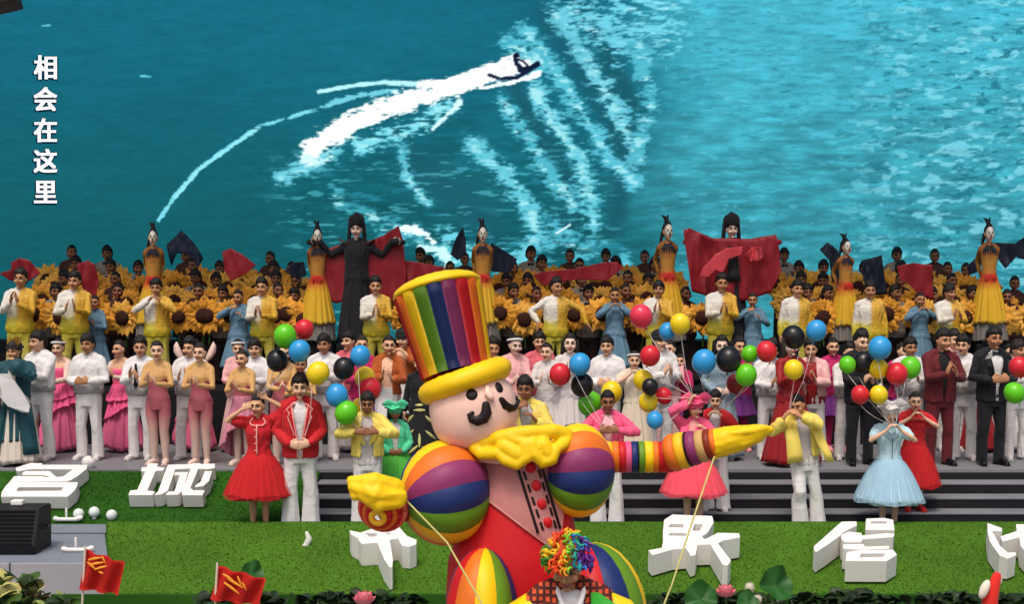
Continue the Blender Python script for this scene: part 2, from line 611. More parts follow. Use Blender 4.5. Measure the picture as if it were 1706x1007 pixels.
def top_mesh(kind, sex, pose, fine=False):
    """upper garments; a cut along the front makes the open ones"""
    key = ('top', kind, sex, pose if kind not in ('tee', 'bodice') else '')
    if key in GARM:
        return GARM[key]
    bm = bmesh.new()
    cfg = dict(shirt=(.84, .024, 1.485, .052), blouson=(.97, .030, 1.485, .058), jacket=(.83, .038, 1.485, .058), crop=(.95, .040, 1.485, .066), tight=(.80, .009, 1.475, .043),
               tee=(.84, .017, 1.465, 0), bodice=(.93, .012, 1.33, 0), puff=(.98, .022, 1.47, .075), coat=(.80, .040, 1.485, .085))[kind]
    hem, inf, top, ar = cfg
    zs = [hem + (top - hem) * i / 11 for i in range(12)]
    rings = []
    for z in zs:
        rx, ry, yo = tr(sex, z)
        e = inf
        if kind in ('blouson', 'shirt'):
            e += .022 * math.exp(-((z - hem - .10) / .09) ** 2)
            if kind == 'blouson':
                e -= .020 * math.exp(-((z - hem) / .03) ** 2)
        if z > 1.40:
            e = max(.012, inf * .6)
        # loose cloth hangs straight from the chest
        if kind not in ('tight', 'bodice', 'puff'):
            r2 = tr(sex, 1.28)
            kx = .38 if z < 1.28 else 0
            rx = rx + max(0, r2[0] - rx) * kx
            ry = ry + max(0, r2[1] - ry) * kx
        rings.append(ell((0, yo, z), rx + e, ry + e, 28))
    loft(bm, rings)
    if sex == 'F' and kind != 'coat':
        for s in (-1, 1):
            ball(bm, (s * .052, -.058, 1.262), .056 + inf * .7, 10, 8)
    cut = dict(jacket=1, crop=1, coat=1).get(kind)
    parts = []
    if cut:
        b2 = remesh(bm, .012, 2)
        w = {'jacket': lambda z: .022 + .075 * max(0, (z - 1.02) / .46), 'crop': lambda z: .075 + .02 * (1.48 - z), 'coat': lambda z: .055}[kind]
        for f in [f for f in b2.faces if f.calc_center_median().y < -.02 and abs(f.calc_center_median().x) < w(f.calc_center_median().z)]:
            b2.faces.remove(f)
        # open at hem and neck so that the lining shows as a hollow
        for f in [f for f in b2.faces if f.calc_center_median().z < hem + .004 and abs(f.normal.z) > .7]:
            b2.faces.remove(f)
        bmesh.ops.delete(b2, geom=[v for v in b2.verts if not v.link_faces], context='VERTS')
        me = bpy.data.meshes.new('t')
        b2.to_mesh(me)
        b2.free()
        parts.append(me)
        bm = bmesh.new()
    if ar:
        for side in 'LR':
            sx = -1 if side == 'L' else 1
            S, E, W = arm_joints(sex, pose, side)
            if kind == 'puff':
                pts, rad = [S + V((-sx * .02, 0, .01)), S.lerp(E, .30), S.lerp(E, .62)], [.062, .088, .062]
            else:
                e2 = W.lerp(E, .07)
                k = .0 if kind == 'tight' else 1
                pts = [S, S.lerp(E, .5), E, E.lerp(e2, .5), e2]
                rad = [ar + .012 * k, ar + .004 * k, ar, ar + .004 * k, ar * (.78 if kind != 'coat' else 1.5)]
                if kind == 'tight':
                    rad = [.056, .050, .043, .043, .031]
                if kind == 'crop':
                    e2 = W.lerp(E, .28)
                    pts[-1] = e2
                    rad[-1] = ar * .95
            tube(bm, pts, rad, n=14)
            if kind != 'puff' or True:
                tube(bm, [(sx * .04, .012, 1.475), (sx * SHX[sex] * .7, .01, 1.437), S], [.05 + inf * .5, .056 + inf * .4, (.060 if kind != 'puff' else .07) + inf * .4 if kind != 'tight' else .057], n=12)
    if not cut or ar:
        b2 = remesh(bm, .0125 if kind != 'tight' else .011, 1)
        for q in parts:
            copy_into(b2, q)
        bm = b2
    if kind == 'tight':
        for f in bm.faces:
            f.material_index = 1 if f.calc_center_median().z < 1.225 + .02 * math.cos(f.calc_center_median().x * 50) and abs(f.calc_center_median().x) < .175 and f.calc_center_median().y > -.21 else 0
    me = done(bm, name=kind)
    if kind not in ('tight', 'bodice'):
        wrinkle(me, .0070, (14, 14, 5.5), seed=len(kind))
        wrinkle(me, .0022, (34, 34, 18), seed=3)
    GARM[key] = me
    return me


def trousers_mesh(sex, flare=0, walk=False):
    key = ('tr', sex, flare, walk)
    if key in GARM:
        return GARM[key]
    bm = bmesh.new()
    loft(bm, [ell((0, 0, z), tr(sex, z)[0] + .014 + .01 * (1.05 - z), tr(sex, z)[1] + .014 + .01 * (1.05 - z), 24) for z in (.765, .82, .88, .94, 1.0, 1.045)])
    for s in (-1, 1):
        p = leg_pts(sex, s)
        if walk and s < 0:
            p = [p[0], p[1] + V((0, -.03, 0)), p[2] + V((.01, -.10, .02)), p[3] + V((0, -.06, .02)), p[4] + V((.0, -.05, .01))]
        end = p[-1] + (p[-1] - p[-2]).normalized() * .055
        rad = [.100, .092, .071 + flare * .15, .070 + flare * .45, .066 + flare]
        tube(bm, p[:-1] + [end], rad, n=16, round_caps=False)
        ball(bm, (s * .07, .045, .91), (.095, .095, .10), 10, 8)
    b2 = remesh(bm, .0125, 1)
    me = done(b2, name='trousers')
    wrinkle(me, .0062, (15, 15, 2.4), seed=5)
    wrinkle(me, .0022, (8, 8, 13), seed=9)
    GARM[key] = me
    return me


def skirt_mesh(z0, r0, z1, r1, folds=11, amp=.03, power=1.0, seed=0, hilo=0, dep=.8, jag=.01, n=110, rows=15, thick=True):
    key = ('sk', z0, r0, z1, r1, folds, amp, power, seed, hilo, dep)
    if key in GARM:
        return GARM[key]
    rr = random.Random(seed)
    ph = [rr.uniform(0, 6.28) for _ in range(6)]
    bm = bmesh.new()
    rings = []
    for i in range(rows + 1):
        t = i / rows
        ring = []
        for k in range(n):
            a = 2 * PI * k / n
            fold = math.sin(folds * a + ph[0] + 1.1 * math.sin(2 * a + ph[1])) * .6 + math.sin(folds * 1.9 * a + ph[2] + 1.5 * math.sin(3 * a + ph[3]) + t) * .4
            r = r0 + (r1 - r0) * t ** power + amp * fold * (t ** .7)
            d = dep + (1 - dep) * t * .6
            zz = z0 + (z1 - z0) * t + jag * t * math.sin(5 * a + ph[4]) + hilo * t * math.sin(a + ph[5])
            ring.append(V((r * math.cos(a), r * d * math.sin(a), zz)))
        rings.append(ring)
    # the cloth turns back inside at the hem
    if thick:
        rings.append([V((p.x * .96, p.y * .96, p.z + .004)) for p in rings[-1]])
        rings.append([V((p.x * .90, p.y * .90, p.z + .10)) for p in rings[-2]])
    loft(bm, rings, caps=False)
    me = done(bm, name='skirt')
    GARM[key] = me
    return me


def hair_mesh(style):
    key = ('hair', style)
    if key in GARM:
        return GARM[key]
    rr = random.Random(len(style) * 13)
    c = HC - PIV
    bm = bmesh.new()

    def fn(d):
        az = math.atan2(d.x, -d.y)
        front = math.cos(az)
        lp = lambda t: t * t * (3 - 2 * t)
        f1, f2 = {'short': (.44, -.02), 'crop': (.50, .05), 'fringe': (.28 + .14 * math.sin(az * 2.2 + .8), -.05), 'swept': (.56, .05), 'bun': (.60, .10), 'long': (.58, -.25)}[style]
        if front > .55:
            line = f1
        elif front > 0:
            line = f2 + (f1 - f2) * lp(front / .55)
        else:
            line = f2 + (-.58 - f2) * lp(min(1, -front / .6))
        if style in ('short', 'fringe', 'swept'):
            line += .05 * math.sin(az * 9) + .035 * math.sin(az * 17 + 1)
        th = {'short': .019, 'crop': .011, 'fringe': .020, 'swept': .018, 'bun': .011, 'long': .016}[style]
        vol = {'short': .012, 'crop': .0, 'fringe': .008, 'swept': .024, 'bun': .0, 'long': .004}[style]
        n = .004 * math.sin(az * 13 + d.z * 9) + .0035 * math.sin(az * 29 - d.z * 21)
        k = (th + n) * (.22 + .78 * min(1, max(0, (d.z - line) / .25))) + vol * max(0, d.z) ** 1.5 * (1 + .35 * math.sin(az * 3 + len(style)))
        if d.z < line:
            k = -.012
        base = V((d.x * .077, d.y * .099, d.z * .120))
        if d.z < 0 and front < 0:
            base.y *= 1 - .15 * -d.z
        return base + d * k + (V((0, 0, .010 * max(0, d.z))) if k > 0 else V((0, 0, 0)))
    ball(bm, c, 1, 40, 26, fn=fn)
    if style == 'bun':
        ball(bm, c + V((0, .085, .075)), .042, 10, 8)
    if style == 'long':
        for k in range(15):
            a = math.radians(70 + 220 * k / 14) - PI / 2
            x, y = math.cos(a) * .088, math.sin(a) * .10 + .01
            tube(bm, [(x, y, c.z + .04), (x * 1.1, y * 1.05 + .01, c.z - .10), (x * 1.25, y * .9 + .035, c.z - .24), (x * 1.1, y * .8 + .05, c.z - .37 - .03 * rr.random())], [.03, .028, .026, .010], n=6)
    me = done(bm, name='hair')
    GARM[key] = me
    return me


def shoe_mesh(sex, heel=False):
    key = ('shoe', sex, heel)
    if key in GARM:
        return GARM[key]
    bm = bmesh.new()
    tube(bm, [(0, .045, .048), (0, -.05, .055), (0, -.13, .040), (0, -.175, .034)], [.046, .048, .047, .036], n=12, flat=.9)
    tube(bm, [(0, .03, .06), (0, .02, .10)], [.046, .047], n=10)
    box(bm, (-.042, -.205, .0), (.042, .085, .022), bevel=.008)
    me = done(remesh(bm, .0095, 1), name='shoe')
    GARM[key] = me
    return me


SKIN = [mat('skin_' + str(i), c, rough=.5, var=.06, scale=5, spec=.35) for i, c in enumerate(('d0a07c', 'c08c66', 'dbb090', 'b07c56'))]
SKIN_DARK = mat('skin_tan', '8c5a3c', rough=.5, var=.08, scale=5, spec=.35)
SKIN_PALE = mat('skin_powdered', 'dcbca8', rough=.55, var=.05, scale=5)
EYEW = mat('eye_white', 'b3a89c', rough=.3, var=.02)
DARKF = mat('brow_dark', '261a14', rough=.6, var=.1)
LIP = mat('lip', '93524a', rough=.45, var=.05)
LIP_RED = mat('lip_red', 'a8403f', rough=.35, var=.05)
HAIRS = [mat('hair_black', '0e0b0a', rough=.5, var=.35, scale=30, bump=.9, bscale=55, spec=.4), mat('hair_brown_black', '1c1310', rough=.5, var=.35, scale=30, bump=.9, bscale=55, spec=.4)]
HAIRM = mat('hair_black', '0e0b0a', rough=.42, var=.3, scale=30, bump=.5, bscale=70, spec=.45)

FLOORS = {}


def person(px, ytop, Y, floor, label, outfit, sex='M', pose='clap', rz=0, hair=None, skin=None, group=None, fine=False, extra=.0, tilt=0, name='person'):
    """a person whose head top the photograph shows at px, ytop"""
    top = at(px, ytop, Y)
    h = top.z - floor
    sc = h / (1.80 + extra)
    o = thing(name, label, 'person', (top.x, Y, floor), math.radians(rz), group, sc)
    if tilt:
        o.rotation_euler = (0, math.radians(tilt), math.radians(rz))
    if skin is None:
        skin = SKIN[R.randrange(4)] if sex == 'M' else SKIN[R.choice((0, 2, 2))]
    put('body', body_mesh(sex, pose, fine), [skin, EYEW, DARKF, LIP if sex == 'M' else LIP_RED], o)
    hr = head_rot(pose)
    hs = hair or ('short' if sex == 'M' else 'bun')
    if hs != 'none':
        put('hair', hair_mesh(hs), HAIRS[R.choice((0, 0, 1))], o, PIV, hr)
    OUTFITS[outfit](o, sex, pose, hr) if isinstance(outfit, str) else outfit(o, sex, pose, hr)
    return o


def shoes(o, sex, m):
    me = shoe_mesh(sex)
    for s in (-1, 1):
        f = leg_pts(sex, s)[-1]
        put('shoe', me, m, o, (f.x, f.y, 0), (0, 0, -s * -.22))


def front_y(sex, x, z, inf):
    rx, ry, yo = tr(sex, z)
    r2 = tr(sex, 1.28)
    if z < 1.28:
        rx += max(0, r2[0] - rx) * .38
        ry += max(0, r2[1] - ry) * .38
    k = min(.95, abs(x) / (rx + inf))
    return yo - (ry + inf) * math.sqrt(1 - k * k)


def strip_mesh(sex, pts, w, inf, t=.008):
    """a flat band of cloth laid on the chest along (x, z) points"""
    bm = bmesh.new()
    P3 = [V((x, front_y(sex, x, z, inf), z)) for x, z in pts]
    tube(bm, P3, w, n=6, round_caps=False)
    return done(bm, name='trim')


def lapels(o, sex, m, inf=.046, w=.016, zb=1.05, name='lapel'):
    for s in (-1, 1):
        key = ('lap', sex, s, w, zb)
        if key not in GARM:
            bm = bmesh.new()
            a = [(s * .055, 1.47), (s * .088, 1.40), (s * .070, 1.30), (s * .045, 1.18), (s * .026, zb)]
            wd = [.022, .034, .030, .022, .006]
            rings = []
            for (x, z), hw in zip(a, wd):
                hw *= w / .016
                y0 = front_y(sex, x, z, inf)
                rings.append([V((x - s * .004, y0 - .004, z)), V((x + s * hw * 2, front_y(sex, x + s * hw * 2, z - .01, inf) - .004, z - .012)), V((x + s * hw * 2, front_y(sex, x + s * hw * 2, z - .01, inf) + .008, z - .012)), V((x - s * .004, y0 + .008, z))])
            loft(bm, rings)
            GARM[key] = done(bm, False, name='lapel')
        put(name, GARM[key], m, o)


def trim_edges(o, sex, m, kind, inf=.044, r=.006, name='piping'):
    w = {'jacket': lambda z: .022 + .075 * max(0, (z - 1.02) / .46), 'crop': lambda z: .075 + .02 * (1.48 - z)}[kind]
    lo = .84 if kind == 'jacket' else .96
    for s in (-1, 1):
        key = ('trim', sex, s, kind, r)
        if key not in GARM:
            GARM[key] = strip_mesh(sex, [(s * (w(z) + .004), z) for z in [lo + (1.45 - lo) * i / 8 for i in range(9)]], r, inf)
        put(name, GARM[key], m, o)


def collar(o, sex, m, r=.016, stand=.0):
    key = ('collar', sex, r)
    if key not in GARM:
        bm = bmesh.new()
        n = 20
        rad = .066 if sex == 'M' else .058
        pts = [(math.sin(2 * PI * i / n * .96 + .12) * rad, .010 - math.cos(2 * PI * i / n * .96 + .12) * rad * -1 * -1, 1.488 + .012 * -math.cos(2 * PI * i / n * .96 + .12)) for i in range(n + 1)]
        tube(bm, pts, r, n=8, flat=1.4, up=(0, 0, 1))
        GARM[key] = done(bm, name='collar')
    put('collar', GARM[key], m, o)


def bow_tie(o, m, z=1.462, y=-.105):
    key = ('bow',)
    if key not in GARM:
        bm = bmesh.new()
        for s in (-1, 1):
            loft(bm, [[V((s * x, -.010, hz)), V((s * x, .010, hz)), V((s * x, .010, -hz)), V((s * x, -.010, -hz))] for x, hz in ((.006, .010), (.03, .024), (.052, .028), (.056, .022))])
        box(bm, (-.010, -.016, -.013), (.010, .012, .013))
        GARM[key] = done(bm, False, name='bow_tie')
    put('bow_tie', GARM[key], m, o, (0, y, z))

WHITE = cloth('cloth_white', 'd9d6d4', var=.04)
WHITE2 = cloth('cloth_offwhite', 'cfc8c4', var=.05)
BLACK = cloth('cloth_black', '15151a', var=.2)
BLACKSHOE = mat('shoe_black', '0c0c0e', rough=.3)
NAVYBLK = cloth('suit_black', '14141b', var=.15, bump=.1)
MAROON = cloth('suit_maroon', '5e1820', var=.1, bump=.1)
PINK = cloth('satin_pink', 'ee5c8e', rough=.45, var=.1)
PINKSKIRT = cloth('chiffon_pink', 'd6638a', rough=.6, var=.15)
DUSTY = cloth('tulle_dusty_pink', 'c97f92', rough=.8, var=.12)
TAN = cloth('stretch_tan', 'cb9f62', rough=.55, var=.06)
ROSE = cloth('stretch_rose', 'b25b66', rough=.55, var=.10)
STOCK = cloth('stocking_pale', 'dcbfb0', rough=.6, var=.04, bump=.05)
RED = cloth('cloth_red', 'bd1c24', var=.10)
REDTULLE = cloth('tulle_red', 'c02226', rough=.9, var=.18)
PIPING = cloth('piping_pink', 'f0a09a', var=.05)
YELJ = cloth('cloth_pale_yellow', 'e8cf62', var=.08)
GREYTEE = cloth('tee_grey_white', 'b9b0ae', var=.05)
PINKJ = cloth('jacket_pink', 'ee5a82', var=.08)
CORAL = cloth('tulle_coral', 'ee5668', rough=.9, var=.15)
GREENJ = cloth('jacket_mint', '55c99a', var=.1)
GREENT = cloth('tulle_green', '58b548', rough=.9, var=.15)
SKYB = cloth('satin_pale_blue', 'b4d3dd', rough=.6, var=.06)
SKYT = cloth('tulle_pale_blue', 'a5c6d8', rough=.9, var=.12)
CREAM = cloth('cloth_cream', 'd6c7b0', var=.06)
BLUEGREY = cloth('satin_blue_grey', '7f93a0', rough=.45, var=.12)
DUSKBLUE = cloth('dress_dusk_blue', '5f8399', rough=.6, var=.10)
ORANGEB = cloth('jacket_rust', 'a9521f', var=.12)
MAGENTA = cloth('cloth_magenta', 'b8215e', var=.1)
PURPLE = cloth('cloth_purple', '6b2a78', rough=.55, var=.15)
TEAL = cloth('coat_teal', '12464f', rough=.6, var=.15)
SLATE = cloth('coat_slate', '4e5154', var=.15)
ROBE = cloth('robe_bone', 'cfc4b4', var=.07)
REDGOWN = cloth('gown_red', '8e0f16', rough=.5, var=.12)
BROWN = cloth('trousers_brown', '2b1a18', var=.12)
GOLD = mat('gold', 'c79a3a', rough=.3, metal=.9)
YSHIRT = gradient_cloth('shirt_white_to_yellow', [(0, 'b9a81e'), (.34, 'c4b548'), (.52, 'd2cdbc'), (1, 'd6d2ca')], lo=.86, hi=1.46,
                        split=[(0, 'bda82c'), (.5, 'c89a2c'), (1, 'cfa448')])
YTROU = gradient_cloth('trousers_yellow', [(0, 'c0bfa8'), (.55, 'b5aa4c'), (1, 'b3a628')], lo=.05, hi=.95)
BIRDG = gradient_cloth('skirt_red_to_gold', [(0, '9b917a'), (.14, 'a8965a'), (.24, 'cba32a'), (.7, 'd0a22a'), (.86, 'b8551e'), (1, '9c241c')], lo=.12, hi=1.08)
BIRDB = gradient_cloth('bodice_gold_to_red', [(0, 'a3241c'), (.22, 'a8441f'), (.42, 'b57a34'), (.75, 'c08a3c'), (1, '8f5a2a')], lo=.93, hi=1.33)
CAPE = cloth('cape_red', '86141f', rough=.5, var=.15)
DKBLUE = cloth('silk_navy', '10192c', rough=.5, var=.2)
SASH = cloth('sash_coral', 'c8404a', rough=.5, var=.1)
LEAF = cloth('applique_leaf', 'c8c67a', var=.1)
GREYFUR = cloth('fringe_grey', '77736d', var=.2)

FADE = gradient_cloth('tights_rose_to_pale', [(0, 'd9bfae'), (.42, 'cfa598'), (.8, 'b8656c'), (1, 'b25b66')], lo=.2, hi=.92, rough=.55)
OUTFITS = {}


def outfit(f):
    OUTFITS[f.__name__] = f
    return f


def G(name, me, m, o, **k):
    return put(name, me, m, o, **k)


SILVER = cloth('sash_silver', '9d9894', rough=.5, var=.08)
WHITET = cloth('trousers_white', 'dad6d3', rough=.55, var=.05)


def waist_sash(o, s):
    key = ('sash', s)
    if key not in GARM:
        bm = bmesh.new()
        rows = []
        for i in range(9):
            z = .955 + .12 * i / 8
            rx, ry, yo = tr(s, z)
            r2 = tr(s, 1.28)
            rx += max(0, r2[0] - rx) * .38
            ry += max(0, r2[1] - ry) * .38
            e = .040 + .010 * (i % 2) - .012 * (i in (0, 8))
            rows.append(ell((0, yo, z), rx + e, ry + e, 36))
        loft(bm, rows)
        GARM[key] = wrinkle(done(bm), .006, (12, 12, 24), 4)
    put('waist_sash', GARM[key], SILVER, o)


@outfit
def white_suit(o, s, p, hr):
    G('shirt', top_mesh('blouson', s, p), WHITE, o)
    collar(o, s, WHITE)
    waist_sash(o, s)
    G('trousers', trousers_mesh(s, .015), WHITET, o)
    shoes(o, s, WHITE2)


@outfit
def white_suit_walk(o, s, p, hr):
    G('shirt', top_mesh('blouson', s, p), WHITE, o)
    collar(o, s, WHITE)
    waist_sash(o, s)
    G('trousers', trousers_mesh(s, .015, True), WHITET, o)
    shoes(o, s, WHITE2)


@outfit
def white_black_tie(o, s, p, hr):
    white_suit(o, s, p, hr)
    key = ('tie',)
    if key not in GARM:
        bm = bmesh.new()
        loft(bm, [[V((-w, -.175 - .0 * z, z)), V((w, -.175, z)), V((w, -.160, z)), V((-w, -.160, z))] for z, w in ((1.42, .014), (1.25, .024), (1.10, .034), (1.06, .004))])
        GARM[key] = done(bm, False)
    put('necktie', GARM[key], BLACK, o)


@outfit
def yellow_singer(o, s, p, hr):
    G('shirt', top_mesh('shirt', s, p), YSHIRT, o)
    collar(o, s, WHITE2)
    G('trousers', trousers_mesh(s, .03), YTROU, o)
    shoes(o, s, WHITE2)


@outfit
def pink_gown(o, s, p, hr):
    G('bodice', top_mesh('bodice', s, p), PINK, o)
    G('peplum', skirt_mesh(1.10, .135, .86, .24, 9, .03, seed=3, hilo=.05), PINK, o)
    G('overskirt', skirt_mesh(1.05, .14, .62, .27, 8, .04, seed=8, hilo=.14), PINK, o)
    G('skirt', skirt_mesh(1.04, .13, .14, .34, 13, .04, seed=5, hilo=.1), PINKSKIRT, o)
    G('sleeves', glove_sleeves(s, p), STOCK, o)


def glove_sleeves(s, p):
    key = ('sleeves', s, p)
    if key not in GARM:
        bm = bmesh.new()
        for side in 'LR':
            S, E, W = arm_joints(s, p, side)
            tube(bm, [S, S.lerp(E, .5), E, E.lerp(W, .5), W.lerp(E, .06)], [.058, .055, .050, .047, .036], n=12)
        me = done(bm)
        wrinkle(me, .004, (22, 22, 14), 4)
        GARM[key] = me
    return GARM[key]


@outfit
def leotard(o, s, p, hr):
    G('leotard', top_mesh('tight', s, p), [TAN, ROSE], o)
    G('stockings', stockings(s), FADE, o)
    shoes(o, s, STOCK)


def stockings(s):
    key = ('stock', s)
    if key not in GARM:
        bm = bmesh.new()
        for q in (-1, 1):
            tube(bm, leg_pts(s, q), [.097, .089, .064, .064, .044], n=14)
        GARM[key] = done(bm)
    return GARM[key]


@outfit
def pink_draped(o, s, p, hr):
    G('leotard', top_mesh('tight', s, p), [TAN, ROSE], o)
    G('stockings', stockings(s), FADE, o)
    G('overskirt', skirt_mesh(1.08, .14, .40, .30, 7, .05, seed=12, hilo=.30), DUSTY, o)
    shoes(o, s, STOCK)


@outfit
def tuxedo(o, s, p, hr):
    G('shirt', top_mesh('tee', s, p), WHITE, o)
    G('jacket', top_mesh('jacket', s, p), NAVYBLK, o)
    lapels(o, s, BLACKSHOE)
    collar(o, s, WHITE)
    bow_tie(o, BLACK)
    G('trousers', trousers_mesh(s, .0), NAVYBLK, o)
    shoes(o, s, BLACKSHOE)


@outfit
def maroon_suit(o, s, p, hr):
    G('shirt', top_mesh('tee', s, p), BLACK, o)
    G('jacket', top_mesh('jacket', s, p), MAROON, o)
    lapels(o, s, MAROON)
    collar(o, s, BLACK)
    G('trousers', trousers_mesh(s, .0), MAROON, o)
    shoes(o, s, BLACKSHOE)


@outfit
def black_suit(o, s, p, hr):
    G('shirt', top_mesh('tee', s, p), BLACK, o)
    G('jacket', top_mesh('jacket', s, p), BLACK, o)
    lapels(o, s, BLACK)
    G('trousers', trousers_mesh(s, .0), BLACK, o)
    shoes(o, s, BLACKSHOE)


def gown(m1, m2, r1=.34, folds=12, z1=.06, amp=.03, bod='bodice', hem=None, z0=1.08):
    def f(o, s, p, hr):
        G('bodice', top_mesh(bod, s, p), m1, o)
        G('skirt', skirt_mesh(z0, .135, z1, r1, folds, amp, power=.9, seed=folds), m2, o)
        shoes(o, s, WHITE2)
    return f


OUTFITS['cream_gown'] = gown(CREAM, CREAM, bod='puff')
OUTFITS['white_gown'] = gown(WHITE2, WHITE2, .36, 14, bod='shirt')
OUTFITS['bluegrey_gown'] = gown(BLUEGREY, BLUEGREY, .30, 10, bod='shirt')
OUTFITS['red_gown'] = gown(REDGOWN, REDGOWN, .42, 11, bod='tight2' if False else 'shirt')
OUTFITS['dusk_dress'] = gown(DUSKBLUE, DUSKBLUE, .33, 9, .35, .04, bod='shirt')
OUTFITS['pink_blouse'] = gown(cloth('blouse_pale_pink', 'e0a9a8'), cloth('skirt_pale_pink', 'd9b3b0'), .33, 10, bod='shirt')
OUTFITS['floral_blouse'] = gown(cloth('blouse_coral_floral', 'd0606a', var=.5, scale=25), WHITE2, .30, 9, bod='shirt')


@outfit
def rust_apron(o, s, p, hr):
    G('jacket', top_mesh('crop', s, p), ORANGEB, o)
    G('shirt', top_mesh('tee', s, p), cloth('shirt_peach', 'e8b89a'), o)
    G('trousers', trousers_mesh(s, .0), ORANGEB, o)
    G('apron', skirt_mesh(1.05, .165, .55, .235, 7, .02, seed=4), WHITE, o)
    shoes(o, s, BLACKSHOE)


@outfit
def black_leaf(o, s, p, hr):
    G('top', top_mesh('shirt', s, p), BLACK, o)
    G('skirt', skirt_mesh(1.08, .15, .05, .33, 9, .008, seed=2), BLACK, o)
    bm = bmesh.new()
    for (x, z, a, l) in ((0, .98, 0, .16), (0, .90, 0, .2), (-.16, .76, -50, .17), (.15, .74, 50, .17), (-.17, .52, -45, .2), (.17, .50, 45, .2), (-.1, .28, -40, .2), (.12, .26, 40, .2), (0, .42, 90, .22)):
        c, q = math.cos(math.radians(a)), math.sin(math.radians(a))
        def sk(u, w):
            t = (1.08 - w) / 1.03
            r = .15 + .18 * t
            return (u, -r * (.8 + .12 * t) * math.sqrt(max(.05, 1 - (u / r) ** 2)) - .014, w)
        tube(bm, [sk(x + c * l * k, z - q * l * k) for k in (-.5, -.25, 0, .25, .5)], [.008, .02, .026, .02, .006], n=6, flat=.4, up=(0, -1, 0))
    put('leaf_motif', done(bm), LEAF, o)


@outfit
def purple_dancer(o, s, p, hr):
    G('top', top_mesh('shirt', s, p), MAGENTA, o)
    G('skirt', skirt_mesh(1.06, .14, .56, .27, 9, .03, seed=6), PURPLE, o)
    G('leggings', stockings(s), MAGENTA, o)
    shoes(o, s, PIPING)


@outfit
def red_white(o, s, p, hr):
    G('shirt', top_mesh('tee', s, p), REDGOWN, o)
    G('jacket', top_mesh('crop', s, p), cloth('jacket_blush', 'e7b3b0'), o)
    G('trousers', trousers_mesh(s, .01), WHITE, o)
    shoes(o, s, WHITE2)


@outfit
def sunflower_holder(o, s, p, hr):
    G('shirt', top_mesh('shirt', s, p), cloth('shirt_dim_white', '8f8579'), o)
    bow_tie(o, BLACK, y=-.10)
    G('trousers', trousers_mesh(s, .02), BROWN, o)
    shoes(o, s, BLACKSHOE)


@outfit
def sunflower_gown(o, s, p, hr):
    G('shirt', top_mesh('shirt', s, p), cloth('blouse_brown', '4a2a22'), o)
    G('skirt', skirt_mesh(1.06, .14, .05, .28, 9, .02, seed=16), BROWN, o)


@outfit
def historical(o, s, p, hr):
    G('robe', top_mesh('shirt', s, p), ROBE, o)
    G('robe_skirt', skirt_mesh(1.02, .18, .05, .33, 10, .03, seed=21), ROBE, o)
    G('under_skirt', skirt_mesh(.98, .195, .36, .275, 8, .018, seed=22), TEAL, o)
    G('coat', top_mesh('coat', s, p), TEAL, o)
    bm = bmesh.new()
    for q in (-1, 1):      # the long front panels of the coat
        loft(bm, [[V((q * x0, y, z)), V((q * x1, y + .10, z)), V((q * x1, y + .13, z)), V((q * x0, y + .03, z))] for z, x0, x1, y in ((.85, .10, .24, -.19), (.6, .13, .29, -.22), (.3, .16, .34, -.24), (.17, .17, .36, -.25))])
    put('coat_panel', done(bm), TEAL, o)
    bm = bmesh.new()   # the wide white sleeve that hangs from the raised hand
    loft(bm, [[V((x0, -.33, z)), V((x1, -.36, z)), V((x1 - .01, -.30, z)), V((x0 + .01, -.27, z))] for z, x0, x1 in ((1.34, -.12, .03), (1.22, -.16, .12), (1.02, -.12, .25), (.88, .0, .32), (.79, .20, .30))])
    put('hanging_sleeve', done(bm, False), WHITE, o)
    bm = bmesh.new()
    tube(bm, [(math.sin(a) * .09, .0 - math.cos(a) * .112, .185) for a in [i * PI / 8 for i in range(17)]], .022, n=8)
    ball(bm, (0, .01, .20), (.088, .105, .085), 12, 8)
    put('cap', done(bm), cloth('cap_dark', '2a2320'), o, PIV, hr)
    bm = bmesh.new()
    for k in range(5):
        a = (k - 2) * .42
        tube(bm, [(math.sin(a) * .07 + .02, -.07, .22), (math.sin(a) * .11 + .02, -.075, .28 + .04 * (k % 2)), (math.sin(a) * .12 + .035, -.07, .34 + .05 * (k % 2))], [.016, .012, .004], n=6)
    put('crown', done(bm), GOLD, o, PIV, hr)
    shoes(o, s, cloth('boots_bone', 'bdb1a0'))


def hatband(o, m, hr, z=.20, name='headband', r=.016):
    key = ('hb', z, r)
    if key not in GARM:
        bm = bmesh.new()
        tube(bm, [(math.sin(a) * .094, -.008 - math.cos(a) * .116 * .9, z + .03 * -math.cos(a) * -1) for a in [i * PI / 8 for i in range(17)]], r, n=6)
        GARM[key] = done(bm)
    put(name, GARM[key], m, o, PIV, hr)


def cap_hat(o, m, hr, name='cap'):
    key = ('cap',)
    if key not in GARM:
        bm = bmesh.new()
        ball(bm, (0, -.005, .215), (.108, .125, .075), 18, 10)
        tube(bm, [(math.sin(a) * .100, -.01 - math.cos(a) * .122, .175) for a in [i * PI / 10 for i in range(21)]], .018, n=6)
        b2 = remesh(bm, .010, 1)
        loft(b2, [[V((x, -.11 + abs(x) * .5, .172)), V((x, -.175 + abs(x) * .9, .158)), V((x, -.172 + abs(x) * .9, .150)), V((x, -.11 + abs(x) * .5, .160))] for x in (-.08, -.05, -.02, .02, .05, .08)])
        GARM[key] = done(b2)
    put(name, GARM[key], m, o, PIV, hr)


